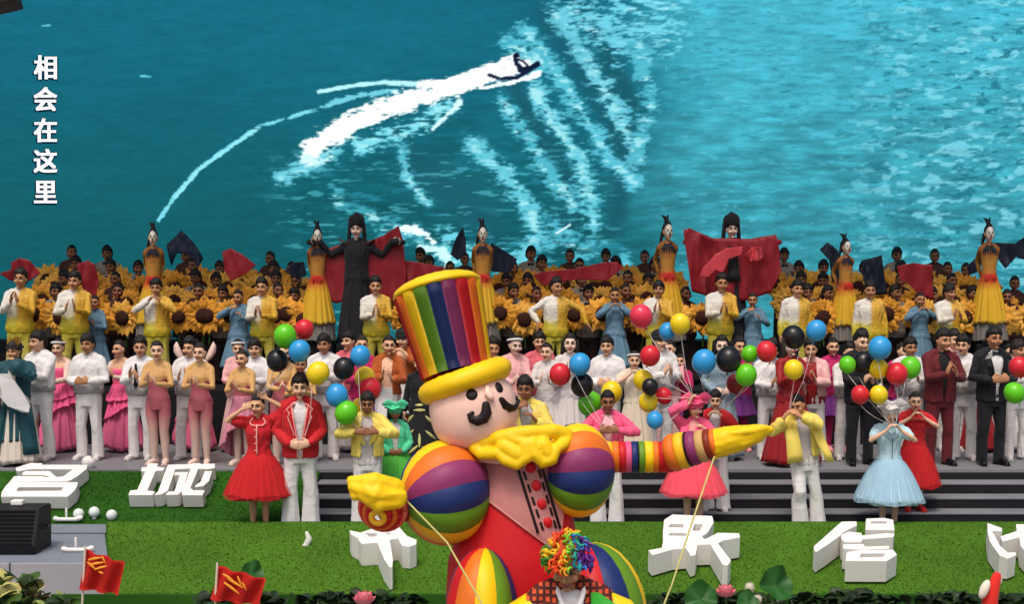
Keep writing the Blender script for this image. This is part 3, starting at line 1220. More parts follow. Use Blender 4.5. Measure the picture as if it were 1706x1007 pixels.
def bow_hat(o, m, hr, name='bow_hat', rot=0):
    """a wide soft hat whose brim is tied up into a bow"""
    key = ('bowhat',)
    if key not in GARM:
        bm = bmesh.new()
        ball(bm, (0, -.02, .185), (.108, .128, .105), 20, 12)
        for s in (-1, 1):
            tube(bm, [(s * .02, -.08, .275), (s * .10, -.09, .30), (s * .17, -.08, .27)], [.022, .05, .03], n=10, flat=.45, up=(0, 1, 0))
        ball(bm, (0, -.10, .275), (.03, .03, .03), 8, 6)
        n = 28
        loft(bm, [[V((math.sin(2 * PI * k / n) * r, -.02 - math.cos(2 * PI * k / n) * r * 1.1, .185 + dz + .015 * math.sin(10 * PI * k / n))) for k in range(n)] for r, dz in ((.10, .03), (.160, .040), (.163, .030), (.10, .010))], caps=False)
        GARM[key] = done(bm)
    e = hr.copy()
    put(name, GARM[key], m, o, PIV, (e.x, e.y + rot, e.z))


def feather_wings(o, m):
    bm = bmesh.new()
    for s in (-1, 1):
        loft(bm, [[V((s * (x - w), .05, z)), V((s * (x + w), .05, z)), V((s * (x + w * .8), .075, z)), V((s * (x - w * .8), .075, z))] for x, z, w in ((.16, 1.42, .02), (.22, 1.50, .055), (.27, 1.60, .065), (.29, 1.70, .04), (.29, 1.76, .006))])
    put('feather_wing', done(bm), m, o)


# front row of performers with their own clothes
def red_girl(o, s, p, hr):
    G('jacket', top_mesh('puff', s, p), RED, o)
    for side, sx in (('L', -1), ('R', 1)):
        key = ('pcol', sx)
        bm = bmesh.new()
        tube(bm, [(sx * .012, front_y('F', .012, 1.40, .03) - .01, 1.385), (sx * .07, front_y('F', .07, 1.39, .03) - .015, 1.385), (sx * .105, front_y('F', .105, 1.42, .03) - .01, 1.42), (sx * .07, -.06, 1.475)], .011, n=6)
        put('collar_piping', done(bm), PIPING, o)
    G('front_piping', strip_mesh('F', [(0, z) for z in (1.40, 1.33, 1.25, 1.15, 1.05, 1.0)], .010, .045), PIPING, o)
    bm = bmesh.new()
    for z in (1.33, 1.24, 1.15, 1.06):
        ball(bm, (-.022, front_y('F', .02, z, .05), z), (.011, .008, .011), 8, 6)
    put('buttons', done(bm), PIPING, o)
    bm = bmesh.new()
    loft(bm, [ell((0, 0, z), r * 1.02, r * .76, 30) for z, r in ((.97, .158), (1.0, .150))])
    put('waistband', done(bm), PIPING, o)
    tutu(o, REDTULLE, 31)
    shoes(o, s, cloth('shoe_red', '9d1a1c'))


def sheer(m):
    c = [n for n in m.node_tree.nodes if n.type == 'MIX'][0].inputs['B'].default_value
    return mat(m.name + '_sheer', tuple(c)[:3], rough=.9, var=.2, alpha=.38)


def tutu(o, m, seed, r=.43, z1=.46):
    G('skirt', skirt_mesh(1.0, .15, z1, r, 23, .026, power=.70, seed=seed, dep=.9, n=170), m, o)
    G('underskirt', skirt_mesh(.99, .14, z1 - .035, r - .02, 13, .03, power=.75, seed=seed + 1, dep=.9, n=120), m, o)
    G('sheer_layer', skirt_mesh(1.0, .155, z1 - .015, r + .03, 27, .022, power=.68, seed=seed + 2, dep=.9, n=170, jag=.018, thick=False), sheer(m), o)


def red_boy(o, s, p, hr):
    G('shirt', top_mesh('tee', s, p), WHITE, o)
    G('jacket', top_mesh('jacket', s, p), RED, o)
    trim_edges(o, s, PIPING, 'jacket', r=.009)
    lapels(o, s, RED)
    bm = bmesh.new()
    for q in (-1, 1):
        tube(bm, [(q * .062, front_y('M', .06, 1.46, .05) - .01, 1.46), (q * .150, front_y('M', .15, 1.39, .05) - .012, 1.395), (q * .115, front_y('M', .115, 1.355, .05) - .012, 1.35), (q * .135, front_y('M', .13, 1.30, .05) - .01, 1.31), (q * .06, front_y('M', .06, 1.12, .05) - .006, 1.10)], .007, n=6)
    put('lapel_piping', done(bm), PIPING, o)
    G('trousers', trousers_mesh(s, .045), WHITE, o)
    shoes(o, s, WHITE2)


def yellow_boy(o, s, p, hr):
    G('shirt', top_mesh('tee', s, p), GREYTEE, o)
    G('jacket', top_mesh('crop', s, p), YELJ, o)
    lapels(o, s, YELJ, w=.02, zb=1.12)
    collar(o, s, YELJ, .018)
    G('trousers', trousers_mesh(s, .04), WHITE, o)
    shoes(o, s, WHITE2)


def yellow_lean(o, s, p, hr):
    G('shirt', top_mesh('tee', s, p), GREYTEE, o)
    G('jacket', top_mesh('crop', s, p), YELJ, o)
    collar(o, s, YELJ, .020)
    bm = bmesh.new()    # jacket front swinging free on the right
    loft(bm, [[V((x, y, z)), V((x + w, y + .02, z - .02)), V((x + w, y + .035, z - .02)), V((x, y + .02, z))] for x, y, z, w in ((.085, -.16, 1.36, .13), (.13, -.21, 1.20, .12), (.19, -.25, 1.02, .115), (.235, -.27, .90, .10))])
    loft(bm, [[V((-x, y, z)), V((-x - w, y + .02, z - .02)), V((-x - w, y + .035, z - .02)), V((-x, y + .02, z))] for x, y, z, w in ((.08, -.165, 1.36, .16), (.07, -.20, 1.20, .17), (.055, -.21, 1.02, .19), (.05, -.20, .92, .20))])
    put('jacket_front', wrinkle(done(bm), .008, (12, 12, 6), 2), YELJ, o)
    G('trousers', trousers_mesh(s, .045, True), WHITE, o)
    shoes(o, s, WHITE2)


def pink_man(o, s, p, hr):
    G('shirt', top_mesh('tee', s, p), cloth('tee_blush', 'eab6b8'), o)
    G('jacket', top_mesh('jacket', s, p), PINKJ, o)
    lapels(o, s, PINKJ, w=.024)
    G('trousers', trousers_mesh(s, .045), WHITE, o)
    shoes(o, s, WHITE2)


def pink_girl(o, s, p, hr):
    G('jacket', top_mesh('crop', s, p), PINKJ, o)
    G('blouse', top_mesh('tee', s, p), PIPING, o)
    tutu(o, CORAL, 41, .43, .50)
    bow_hat(o, PINKJ, hr)
    bm = bmesh.new()
    for q, x in ((-1, -.16), (1, .03)):
        loft(bm, [[V((x - w, -.20, z)), V((x + w, -.21, z)), V((x + w, -.19, z)), V((x - w, -.18, z))] for z, w in ((1.40, .03), (1.25, .05), (1.10, .045), (1.0, .004))])
    put('sash_end', wrinkle(done(bm), .01, (10, 10, 8), 1), PINKJ, o)
    shoes(o, s, cloth('shoe_pink', 'c8607a'))


def green_girl(o, s, p, hr):
    G('jacket', top_mesh('jacket', s, p), GREENJ, o)
    G('blouse', top_mesh('tee', s, p), WHITE2, o)
    tutu(o, GREENT, 51)
    bow_hat(o, GREENJ, hr)
    shoes(o, s, GREENJ)


def red_backboy(o, s, p, hr):
    red_boy(o, s, p, hr)


def sky_girl(o, s, p, hr):
    G('jacket', top_mesh('puff', s, p), SKYB, o)
    G('bodice', top_mesh('bodice', s, p), SKYB, o)
    bm = bmesh.new()
    for q in (-1, 1):
        loft(bm, [[V((q * x, front_y('F', x, z, .035) - .012, z)), V((q * (x + w), front_y('F', x + w, z, .035) - .010, z + .01)), V((q * (x + w), front_y('F', x + w, z, .035) + .004, z + .01)), V((q * x, front_y('F', x, z, .035) + .002, z))] for x, z, w in ((.01, 1.28, .03), (.02, 1.34, .09), (.045, 1.41, .09), (.05, 1.46, .03))])
    put('collar', done(bm), SKYB, o)
    G('front_piping', strip_mesh('F', [(.0, z) for z in (1.30, 1.2, 1.1, 1.02)], .005, .045), BLACK, o)
    tutu(o, SKYT, 61, .46, .42)
    bow_hat(o, WHITE, hr)
    shoes(o, s, SKYB)


def red_girl2(o, s, p, hr):
    G('jacket', top_mesh('puff', s, p), RED, o)
    G('frill', strip_mesh('F', [(x, 1.40 - abs(x) * .2) for x in (-.13, -.08, -.03, .03, .08, .13)], .022, .045), cloth('frill_coral', 'ea5a50'), o)
    tutu(o, REDTULLE, 71, .36, .40)
    shoes(o, s, RED)


def peacock(o, s, p, hr):
    G('bodice', top_mesh('tight', s, p), [BIRDB, BIRDB], o)
    G('skirt', skirt_mesh(1.06, .125, .30, .36, 15, .035, power=.8, seed=81), BIRDG, o)
    G('fringe', skirt_mesh(.40, .335, .04, .35, 23, .03, power=1, seed=82), GREYFUR, o)
    bm = bmesh.new()
    for q in range(7):
        a = (q - 3) * .5
        tube(bm, [(math.sin(a) * .05, -.13, 1.03), (math.sin(a) * .09, -.15, 1.0 - .06 * math.cos(a)), (math.sin(a) * .11, -.14, .96 - .08 * math.cos(a))], [.016, .014, .004], n=6)
    bm2 = bmesh.new()
    for q in range(9):
        a2 = (q - 4) * .42
        tube(bm2, [(math.sin(a2) * .07, -.03 - math.cos(a2) * .055, 1.46), (math.sin(a2) * .115, -.05 - math.cos(a2) * .075, 1.40), (math.sin(a2) * .135, -.06 - math.cos(a2) * .08, 1.33)], [.014, .018, .004], n=5)
    put('feather_collar', done(bm2), DKBLUE, o)
    put('waist_ribbon', done(bm), cloth('ribbon_red', 'c22a22'), o)
    bm = bmesh.new()
    ball(bm, (0, .05, .16), (.085, .10, .11), 12, 8)
    tube(bm, [(0, .06, .22), (.0, .03, .30), (.02, .0, .37)], [.05, .032, .006], n=8)
    tube(bm, [(0, .02, .26), (-.03, .05, .33), (-.08, .09, .36)], [.045, .028, .006], n=8)
    tube(bm, [(-.07, .05, .12), (-.10, .06, .02), (-.11, .06, -.08)], [.035, .026, .008], n=6)
    put('crest', done(bm), BLACK, o, PIV, hr)
    bm = bmesh.new()
    c = HC - PIV
    ball(bm, (0, c.y - .050, c.z + .002), (.070, .074, .104), 16, 12)
    put('mask', done(bm), mat('mask_white', 'd8d0c2', rough=.5), o, PIV, hr)
    bm = bmesh.new()
    for q in (-1, 1):
        ball(bm, (q * .027, c.y - .116, c.z + .016), (.015, .010, .013), 8, 6)
    tube(bm, [(0, c.y - .115, c.z - .01), (0, c.y - .155, c.z - .03), (0, c.y - .165, c.z - .05)], [.012, .009, .003], n=6)
    put('mask_features', done(bm), BLACK, o, PIV, hr)


def changer(o, s, p, hr, m=None):
    for side in 'LR':
        S, E, W = arm_joints(s, p, side)
        d = V(POSES[p][side][1]).normalized()
        bm = bmesh.new()
        tube(bm, [W.lerp(E, .2), W, W + d * .08, W + d * .20 + V((0, 0, -.02))], [.05, .055, .058, .035], n=10)
        put('cuff', done(bm), m or BLACK, o)
    G('tunic', top_mesh('shirt', s, p), m or BLACK, o)
    G('robe_skirt', skirt_mesh(1.05, .17, .05, .30, 8, .04, seed=91), BLACK, o)
    bm = bmesh.new()
    loft(bm, [ell((0, .01, z), r, r * 1.12, 18) for z, r in ((.16, .102), (.20, .125), (.27, .128), (.32, .10), (.345, .05), (.37, .012))])
    for s2 in (-1, 1):
        loft(bm, [ell((s2 * x, .03, z), .030, .055, 10) for z, x in ((.22, .105), (.05, .118), (-.10, .125), (-.19, .120))])
    put('headdress', wrinkle(done(bm), .006, (20, 20, 20), 2), BLACK, o, PIV, hr)
    bm = bmesh.new()
    for s2 in (-1, 1):
        loft(bm, [[V((s2 * x, -.05 - .02 * k, z + dz)), V((s2 * x, .10, z + .01 + dz)), V((s2 * x, .10, z - .01 + dz)), V((s2 * x, -.05 - .02 * k, z - .015 + dz))] for k, (x, z, dz) in enumerate(((.06, 1.46, 0), (.20, 1.455, 0), (.30, 1.50, .01)))])
    put('shoulder_piece', done(bm), cloth('pauldron', '5a2f2a'), o)


def changer_red(o, s, p, hr):
    changer(o, s, p, hr, CAPE)
    bm = bmesh.new()
    loft(bm, [[V((-w, y, z)), V((w, y, z)), V((w, y + .02, z)), V((-w, y + .02, z))] for z, w, y in ((1.49, .07, -.10), (1.40, .09, -.165), (1.25, .07, -.18), (1.02, .10, -.20), (.9, .12, -.22))])
    put('robe_front', done(bm), BLACK, o)


for _f in (changer_red, red_girl, red_boy, yellow_boy, yellow_lean, pink_man, pink_girl, green_girl, red_backboy, sky_girl, red_girl2, peacock, changer):
    OUTFITS[_f.__name__] = _f

# ------------------------------------------------------------------ the stage and the ground
Z_ST, Z_DECK = .50, 1.29
GREY = mat('stage_grey', '77777c', rough=.6, var=.12, scale=3, bump=.05)
TREADM = mat('tread_grey', '7d7d83', rough=.55, var=.15, scale=4, bump=.1)
RISERM = mat('riser_black', '17171b', rough=.6, var=.25, scale=3)
TIERM = mat('tier_black', '101013', rough=.8, var=.3)
TURF_SHADE = mat('turf', '2a5418', rough=.95, var=.45, scale=1.3, detail=10, bump=.35, bscale=160, spec=.1)  # darker copy of the turf: the bank's shade put into the colour
TURF_LIT = mat('turf_lit', '476d1f', rough=.95, var=.36, scale=1.1, detail=10, bump=.35, bscale=160, spec=.1)  # lit copy of the same turf, for the lawn that faces up
CONC = mat('concrete', '767c86', rough=.85, var=.15, scale=5, bump=.2)
PALE = mat('panel_pale', '9c9ba0', rough=.7, var=.07, scale=2)


def bx(name, lo, hi, m, parent=None, bevel=0, kind=None):
    bm = bmesh.new()
    box(bm, lo, hi, bevel=bevel)
    o = put(name, done(bm, False), m, parent)
    if kind:
        o['kind'] = kind
    return o


def quad_sheet(name, pts, m, nx=2, ny=2, parent=None, kind='structure'):
    bm = bmesh.new()
    a, b, c, d = [V(p) for p in pts]
    rows = [[bm.verts.new(a.lerp(b, i / nx).lerp(d.lerp(c, i / nx), j / ny)) for i in range(nx + 1)] for j in range(ny + 1)]
    for r, s in zip(rows, rows[1:]):
        for i in range(nx):
            bm.faces.new((r[i], r[i + 1], s[i + 1], s[i]))
    o = put(name, done(bm, False), m, parent)
    o['kind'] = kind
    return o


quad_sheet('ground', [(-400, -60, -.36), (400, -60, -.36), (400, 900, -.36), (-400, 900, -.36)], mat('plaza_ground', '77746f', rough=.9, var=.2, scale=.8))
XS = at(525, 800, 17)[0]           # where the turf bank ends and the steps begin
stage = bx('stage_floor', (-13, 17.5, -.3), (13, 20.05, Z_ST), GREY, kind='structure')
bx('stage_edge_strip', (-13, 17.47, Z_ST - .035), (13, 17.497, Z_ST + .004), TREADM, kind='structure')
stairs = thing('stairs', None, None, (0, 0, 0))
stairs['kind'] = 'structure'
for i, (y0, z1) in enumerate(((16.45, .125), (16.79, .25), (17.14, .375))):
    bx('riser', (XS, y0 + .012, z1 - .125), (13, 17.46, z1 - .02), RISERM, stairs)
    bx('tread', (XS, y0, z1 - .02 + .001), (13, y0 + .335, z1), TREADM, stairs, bevel=.004)
bx('riser', (XS, 17.462, .37), (13, 17.469, Z_ST - .036), RISERM, stairs)
quad_sheet('walkway', [(-13, 15.85, 0), (13, 15.85, 0), (13, 16.47, 0), (-13, 16.47, 0)], CONC)


def grass_patch(name, pts, m, dens, seed, h=.020, kind='structure'):
    """turf: a sheet with a nap of short blades in one mesh"""
    o = quad_sheet(name, pts, m, 40, 12, kind=kind)
    a, b, c, d = [V(p) for p in pts]
    rr = random.Random(seed)
    bm = bmesh.new()
    nrm = (b - a).cross(d - a).normalized()
    for _ in range(dens):
        u, v = rr.random(), rr.random()
        p = a.lerp(b, u).lerp(d.lerp(c, u), v)
        ang = rr.uniform(0, 6.28)
        w = V((math.cos(ang), math.sin(ang), 0)) * .006
        t = p + nrm * h * rr.uniform(.4, 1.1) + V((rr.uniform(-.02, .02), rr.uniform(-.02, .02), 0))
        f = bm.faces.new((bm.verts.new(p - w), bm.verts.new(p + w), bm.verts.new(t)))
    k = put('grass', done(bm, False), [m], o)
    k['kind'] = 'stuff'
    return o


# turf bank on the left, between the stage edge and the walkway
grass_patch('turf_bank', [(-13, 16.40, .0), (XS - .01, 16.40, .0), (XS - .01, 17.49, Z_ST - .01), (-13, 17.49, Z_ST - .01)], TURF_SHADE, 26000, 1)
bx('turf_bank_side', (XS - .06, 16.45, -.2), (XS - .012, 17.46, .0), TURF_SHADE, kind='structure')
# the wide front lawn, its raised back edge hides the performers' shoes
XL = at(180, 900, 15)[0]
XF = at(178, 990, 13.95)[0]
XL = at(180, 872, 15.9)[0]
grass_patch('front_lawn', [(XF, 13.95, -.26), (13, 13.95, -.26), (13, 15.88, .12), (XL, 15.88, .12)], TURF_LIT, 60000, 2)
bx('lawn_back_kerb', (XL, 15.885, -.2), (13, 15.93, .118), TURF_SHADE, kind='structure')
bx('lawn_front_edge', (XL, 13.90, -.36), (13, 13.945, -.262), TURF_SHADE, kind='structure')
bm = bmesh.new()
loft(bm, [[V((XF - .004, 13.95, z0)), V((XF - .03, 13.95, z0)), V((XL - .03, 15.93, z1)), V((XL - .004, 15.93, z1))] for z0, z1 in ((-.36, -.36), (-.23, .115))])
put('lawn_side_edge', done(bm, False), TURF_SHADE)['kind'] = 'structure'
bm = bmesh.new()
XG = XL - (XF - XL) / (15.93 - 13.95) * (16.38 - 15.93)
loft(bm, [[V((-13, 14.28, z)), V((XF - .05 - .03, 14.28, z)), V((XL - .05, 15.93, z)), V((XG - .04, 16.38, z)), V((-13, 16.38, z))] for z in (-.34, -.01)])
put('concrete_plinth', done(bm, False), CONC)['kind'] = 'structure'
XL = XF + .02
for i in range(8):
    x1 = XL - .10 - i * 1.02
    bx('plinth_panel', (x1 - 1.0, 14.24, -.36), (x1, 14.277, -.012), PALE, kind='structure', bevel=.004)
# added roof, out of view, to shade the back rows: dark sheet on trusses
SHADE_ROOF = mat('shade_roof_sheet', '2a2b2e', rough=.8, var=.1)
t = thing('shade_roof', 'added dark roof on trusses, out of view, shading the back of the stage', 'roof', (0, 18.8, 8.3))
bm = bmesh.new()
box(bm, (-15, 0, 0), (15, 9, .12))
put('shade_roof_sheet', done(bm, False), SHADE_ROOF, t)
TRUSS = mat('truss_alu', '8b8d90', rough=.4, metal=.7)
for y in (.15, 4.5, 8.6):
    bm = bmesh.new()
    for dy, dz in ((0, -.08), (0, -.45), (.3, -.08), (.3, -.45)):
        tube(bm, [(-14.9, y + dy, dz), (14.9, y + dy, dz)], .025, n=6)
    for k in range(38):
        x = -14.8 + k * .8
        tube(bm, [(x, y, -.08), (x + .4, y, -.45), (x + .8, y, -.08)], .012, n=4, round_caps=False)
    put('shade_roof_truss', done(bm), TRUSS, t)
for sx in (-1, 1):
    for y in (.3, 8.6):
        bm = bmesh.new()
        box(bm, (sx * 14.8 - .2, y - .2, -8.65), (sx * 14.8 + .2, y + .2, -.05))
        put('shade_roof_post', done(bm, False), TRUSS, t)
# tiers behind
bx('performer_deck', (-14, 20.06, -.3), (14, 21.62, Z_DECK), TIERM, kind='structure')
for i, (y0, z) in enumerate(((21.63, 1.45), (22.43, 1.65), (23.23, 1.85))):
    bx('performer_tier', (-14, y0, -.3), (14, y0 + .79, z), TIERM, kind='structure')


# ------------------------------------------------------------------ the LED screen and its film of a jet ski
def screen():
    Y = 25.0
    X0, X1, Y0, Y1 = -130, 1836, -90, 566
    nx, ny = 1000, 334
    root = thing('led_screen', 'huge LED screen showing a jet ski on teal water behind the performers', 'screen', (0, Y, at(0, 566, Y).z))
    px = np.linspace(X0, X1, nx)
    py = np.linspace(Y0, Y1, ny)
    gx, gy = np.meshgrid(px, py)
    P0 = np.stack([gx.ravel(), gy.ravel(), 0 * gx.ravel()], 1)

    def ns(fx, fy, s, oct=3):
        r, a, t = 0, 1, 0
        for o in range(oct):
            r = r + a * vnoise(P0 * [fx * 2 ** o, fy * 2 ** o, 1] + [s * 17.3, s * 9.1, s * 3.7])
            t += a
            a *= .55
        return (r / t).reshape(gx.shape)
    sst = lambda a, b, x: (lambda t: t * t * (3 - 2 * t))(np.clip((x - a) / (b - a), 0, 1))
    C = lambda h: np.array([int(h[i:i + 2], 16) / 255 for i in (0, 2, 4)])
    mixc = lambda A, B, k: A + (B - A) * k[..., None]
    warp = (ns(.010, .012, 1) - .5)
    # open water, dark at the left and bright at the right
    k = sst(-20, 460, gy)[..., None]
    left = C('17697f') * (1 - k) + C('145a63') * k
    right = C('46aec4') * (1 - k) + C('358d9b') * k
    img = left + (right - left) * sst(980, 1190, gx + 160 * warp + 60 * (ns(.03, .05, 55) - .5))[..., None]
    img = img * (1 + .12 * (ns(.004, .008, 2) - .5)[..., None])
    rip = ns(.022, .11, 3)
    amp = .08 + .30 * sst(330, 800, gx) * sst(60, 330, gy) + .20 * sst(1050, 1200, gx)
    img = img * (1 + (amp * (rip - .5))[..., None])
    img = img * (1 + (.16 * (ns(.06, .35, 61) - .5) + .10 * (ns(.012, .035, 62) - .5))[..., None])
    mid = sst(.56, .72, ns(.03, .12, 31)) * sst(420, 560, gx) * sst(230, 330, gy) * (1 - sst(1000, 1100, gx))
    img = mixc(img, C('2f93a8'), mid * .6)
    # vertical banding of the picture and flecks of light at the right
    img = img * (1 + .05 * sst(.5, .7, ns(.02, .0005, 5)) * sst(1100, 1150, gx))[..., None]
    fl = ns(.040, .10, 6)
    den = sst(1330, 1560, gx + 140 * warp)
    f = sst(.62 - .06 * den, .69 - .06 * den, fl) * den
    img = mixc(img, C('8fdcec'), f * .62)
    f = sst(.64, .72, ns(.05, .14, 7)) * den
    img = mixc(img, C('1f6f82'), f * .75)
    f = sst(.70, .76, ns(.03, .12, 8)) * sst(1120, 1220, gx) * (1 - den)
    img = mixc(img, C('256f86'), f * .6)

    def dist(pts):
        best = np.full(gx.shape, 1e9)
        tt = np.zeros(gx.shape)
        L = [0]
        for a, b in zip(pts, pts[1:]):
            L.append(L[-1] + math.hypot(b[0] - a[0], b[1] - a[1]))
        for i, (a, b) in enumerate(zip(pts, pts[1:])):
            ax, ay, bx_, by = a[0], a[1], b[0], b[1]
            l2 = (bx_ - ax) ** 2 + (by - ay) ** 2
            t = np.clip(((gx - ax) * (bx_ - ax) + (gy - ay) * (by - ay)) / l2, 0, 1)
            d = np.hypot(gx - ax - t * (bx_ - ax), gy - ay - t * (by - ay))
            m = d < best
            best = np.where(m, d, best)
            tt = np.where(m, (L[i] + t * math.sqrt(l2)) / L[-1], tt)
        return best, tt
    jx = ns(.045, .06, 9)
    jz = ns(.10, .30, 10)

    def stroke(pts, w0, w1, col, soft=.35, rag=.8, gap=0, a=1.0, gs=11):
        nonlocal img
        d, t = dist(pts)
        w = w0 + (w1 - w0) * t
        d = d + w * rag * ((jx - .5) * 1.9 + (jz - .5) * 1.9)
        k = 1 - sst(w * (1 - soft), w * (1 + soft * .3), d)
        if gap:
            k = k * sst(gap - .07, gap + .09, ns(.05, .17, gs, 3))
        img = mixc(img, C(col), np.clip(k * a, 0, 1))
    # dark lanes between the wash bands
    for q in ([(905, 20), (990, 150), (1040, 260), (1025, 380)], [(850, 130), (905, 230), (950, 330), (940, 400)], [(960, 0), (1060, 180)], [(690, 260), (760, 330), (830, 390)], [(1010, 120), (1060, 230)]):
        stroke(q, 26, 26, '1a5666', 1.0, .4, a=.8)
    stroke([(700, 300), (800, 330)], 60, 60, '1d5f6e', 1, .5, a=.7)
    # wash bands curving down to the right of the boat
    for q, w, col, g in (([(868, 40), (930, 125), (980, 200), (1015, 262), (1055, 300)], 13, '58bdd2', .40), ([(925, 20), (985, 110), (1030, 190), (1062, 262)], 16, '6cc8da', .42),
                         ([(838, 165), (880, 232), (925, 300), (955, 345)], 14, '4fb3c6', .42), ([(890, 150), (930, 212), (965, 262), (985, 330), (990, 375)], 15, '62c4d6', .36),
                         ([(790, 242), (850, 300), (885, 350), (893, 395), (860, 440)], 15, '62c4d6', .40), ([(668, 250), (680, 300), (712, 338)], 9, '56b8c9', .38),
                         ([(960, 20), (1010, 60), (1060, 70)], 30, '6fd0e4', .48), ([(1040, 0), (1100, 40)], 55, '6fd0e4', .50), ([(1065, 80), (1085, 170), (1060, 250)], 16, '4fb4c8', .46),
                         ([(600, 240), (690, 213), (750, 178)], 15, '7fdcea', .45), ([(470, 298), (520, 268), (560, 248)], 13, '6ccbd9', .44), ([(850, 70), (905, 110)], 14, '55bad0', .45),
                         ([(640, 380), (700, 400), (760, 440)], 14, '4fb0be', .48), ([(745, 400), (800, 430), (860, 440)], 22, '6cd0df', .52), ([(930, 395), (990, 420), (1040, 440)], 22, '4fb4c8', .50),
                         ([(555, 330), (640, 370), (700, 390)], 10, '3f9fae', .5)):
        stroke(q, w * 1.5, w * 1.5, '378fa2', .9, .9, g - .03, .55, gs=12 + w)
        stroke(q, w * 1.1, w * 1.1, col, .6, 1.0, g - .02, 1.0, gs=12 + w)
        stroke(q, w * .6, w * .6, 'a6e6ee', .6, 1.1, g + .11, .9, gs=13 + w)
    # thin bright wake lines
    stroke([(262, 366), (290, 325), (330, 280), (380, 243), (430, 210), (480, 195), (545, 175), (610, 155)], 3.5, 3.5, '79d6e6', .5, .8, .34)
    stroke([(290, 328), (330, 282), (380, 246), (430, 212)], 3, 3.5, '8fe4f0', .5, .7, .30)
    stroke([(706, 140), (640, 136), (582, 142), (530, 152)], 5, 3, 'b5f0f7', .4, .4)
    stroke([(530, 175), (600, 158), (660, 150)], 4, 4, '6fcbdc', .5, .9, .4)
    # fine broken ripple light on the open water
    f = sst(.60, .68, ns(.028, .20, 41)) * sst(400, 520, gx) * sst(200, 300, gy) * (1 - sst(980, 1080, gx))
    img = mixc(img, C('5cc0d0'), f * .55)
    f = sst(.58, .70, ns(.06, .22, 42)) * sst(1040, 1160, gx)
    img = mixc(img, C('62c6de'), f * .45)
    f = sst(.60, .70, ns(.05, .25, 43)) * sst(1040, 1160, gx)
    img = mixc(img, C('2a7f98'), f * .40)
    # white foam
    stroke([(512, 256), (545, 225), (590, 203), (650, 178), (742, 148), (800, 132), (850, 122)], 17, 11, 'c9f4fa', .5, .9)
    stroke([(518, 250), (548, 222), (590, 200), (650, 176), (742, 148), (800, 132), (868, 110)], 19, 15, 'fbffff', .4, .7)
    stroke([(700, 140), (745, 136), (800, 120), (858, 98)], 6, 11, 'fbffff', .4, .6)
    stroke([(800, 146), (845, 138), (898, 122)], 3, 6, 'f4ffff', .4, .6)
    stroke([(765, 170), (745, 190), (720, 215)], 7, 4, 'd3f6fb', .5, .9, .3)
    stroke([(505, 265), (525, 270), (550, 262)], 9, 6, 'cdf4f8', .5, 1, .4)
    stroke([(672, 378), (705, 388), (722, 402)], 7, 6, 'e9fdff', .4, .9)
    stroke([(700, 412), (735, 418), (745, 440)], 6, 9, 'c9f4fa', .4, 1, .3)
    stroke([(928, 388), (950, 374)], 2, 2, 'cdeef2', .4, .3)
    stroke([(233, 125), (250, 127)], 2, 2, '5fc3d8', .4, .3)
    stroke([(70, 42), (82, 41)], 1.6, 1.6, '5fc3d8', .4, .3)
    # the jet ski and its rider
    stroke([(815, 124), (835, 130), (862, 128), (880, 116), (896, 106)], 3, 4.5, '17233f', .3, .4)
    stroke([(866, 116), (885, 112), (897, 105)], 4.5, 3, '121c36', .3, .3)
    stroke([(858, 92), (860, 104), (866, 112)], 4.0, 4.5, '15203c', .3, .3)
    stroke([(862, 97), (872, 101), (879, 108)], 2.2, 2.2, '2a2748', .3, .3)
    stroke([(861, 89), (863, 92)], 3.5, 3.5, '101628', .3, .2)
    img = np.clip(img, 0, 1)
    linv = np.where(img <= .04045, img / 12.92, ((img + .055) / 1.055) ** 2.4)
    # mesh: one flat sheet of picture
    tl, tr_, bl = at(X0, Y0, Y), at(X1, Y0, Y), at(X0, Y1, Y)
    xs = np.linspace(tl.x, tr_.x, nx)
    zs = np.linspace(tl.z, bl.z, ny)
    wx, wz = np.meshgrid(xs, zs)
    co = np.stack([wx.ravel(), np.zeros(nx * ny), wz.ravel() - root.location.z], 1)
    idx = np.arange(nx * ny).reshape(ny, nx)
    q = np.stack([idx[1:, :-1], idx[1:, 1:], idx[:-1, 1:], idx[:-1, :-1]], -1).reshape(-1, 4)
    me = bpy.data.meshes.new('picture')
    me.vertices.add(nx * ny)
    me.vertices.foreach_set('co', co.ravel())
    me.loops.add(q.size)
    me.loops.foreach_set('vertex_index', q.ravel())
    me.polygons.add(len(q))
    me.polygons.foreach_set('loop_start', np.arange(0, q.size, 4))
    me.update(calc_edges=True)
    ca = me.color_attributes.new('film', 'FLOAT_COLOR', 'POINT')
    rgba = np.concatenate([linv.reshape(-1, 3), np.ones((nx * ny, 1))], 1)
    ca.data.foreach_set('color', rgba.ravel())
    m = bpy.data.materials.new('screen_picture')
    m.use_nodes = True
    t = m.node_tree
    t.nodes.clear()
    out = t.nodes.new('ShaderNodeOutputMaterial')
    em = t.nodes.new('ShaderNodeEmission')
    vc = t.nodes.new('ShaderNodeVertexColor')
    vc.layer_name = 'film'
    em.inputs['Strength'].default_value = SCREEN_GAIN
    t.links.new(vc.outputs[0], em.inputs[0])
    t.links.new(em.outputs[0], out.inputs[0])
    put('picture', me, m, root)
    # the frame and the back of the screen
    bm = bmesh.new()
    box(bm, (tl.x - .1, .03, -.06), (tr_.x + .1, .5, tl.z - root.location.z + .1))
    put('screen_housing', done(bm, False), TIERM, root)
    bm = bmesh.new()
    box(bm, (tl.x - .1, -.03, -.07), (tr_.x + .1, .028, -.004))
    put('screen_bottom_frame', done(bm, False), TIERM, root)

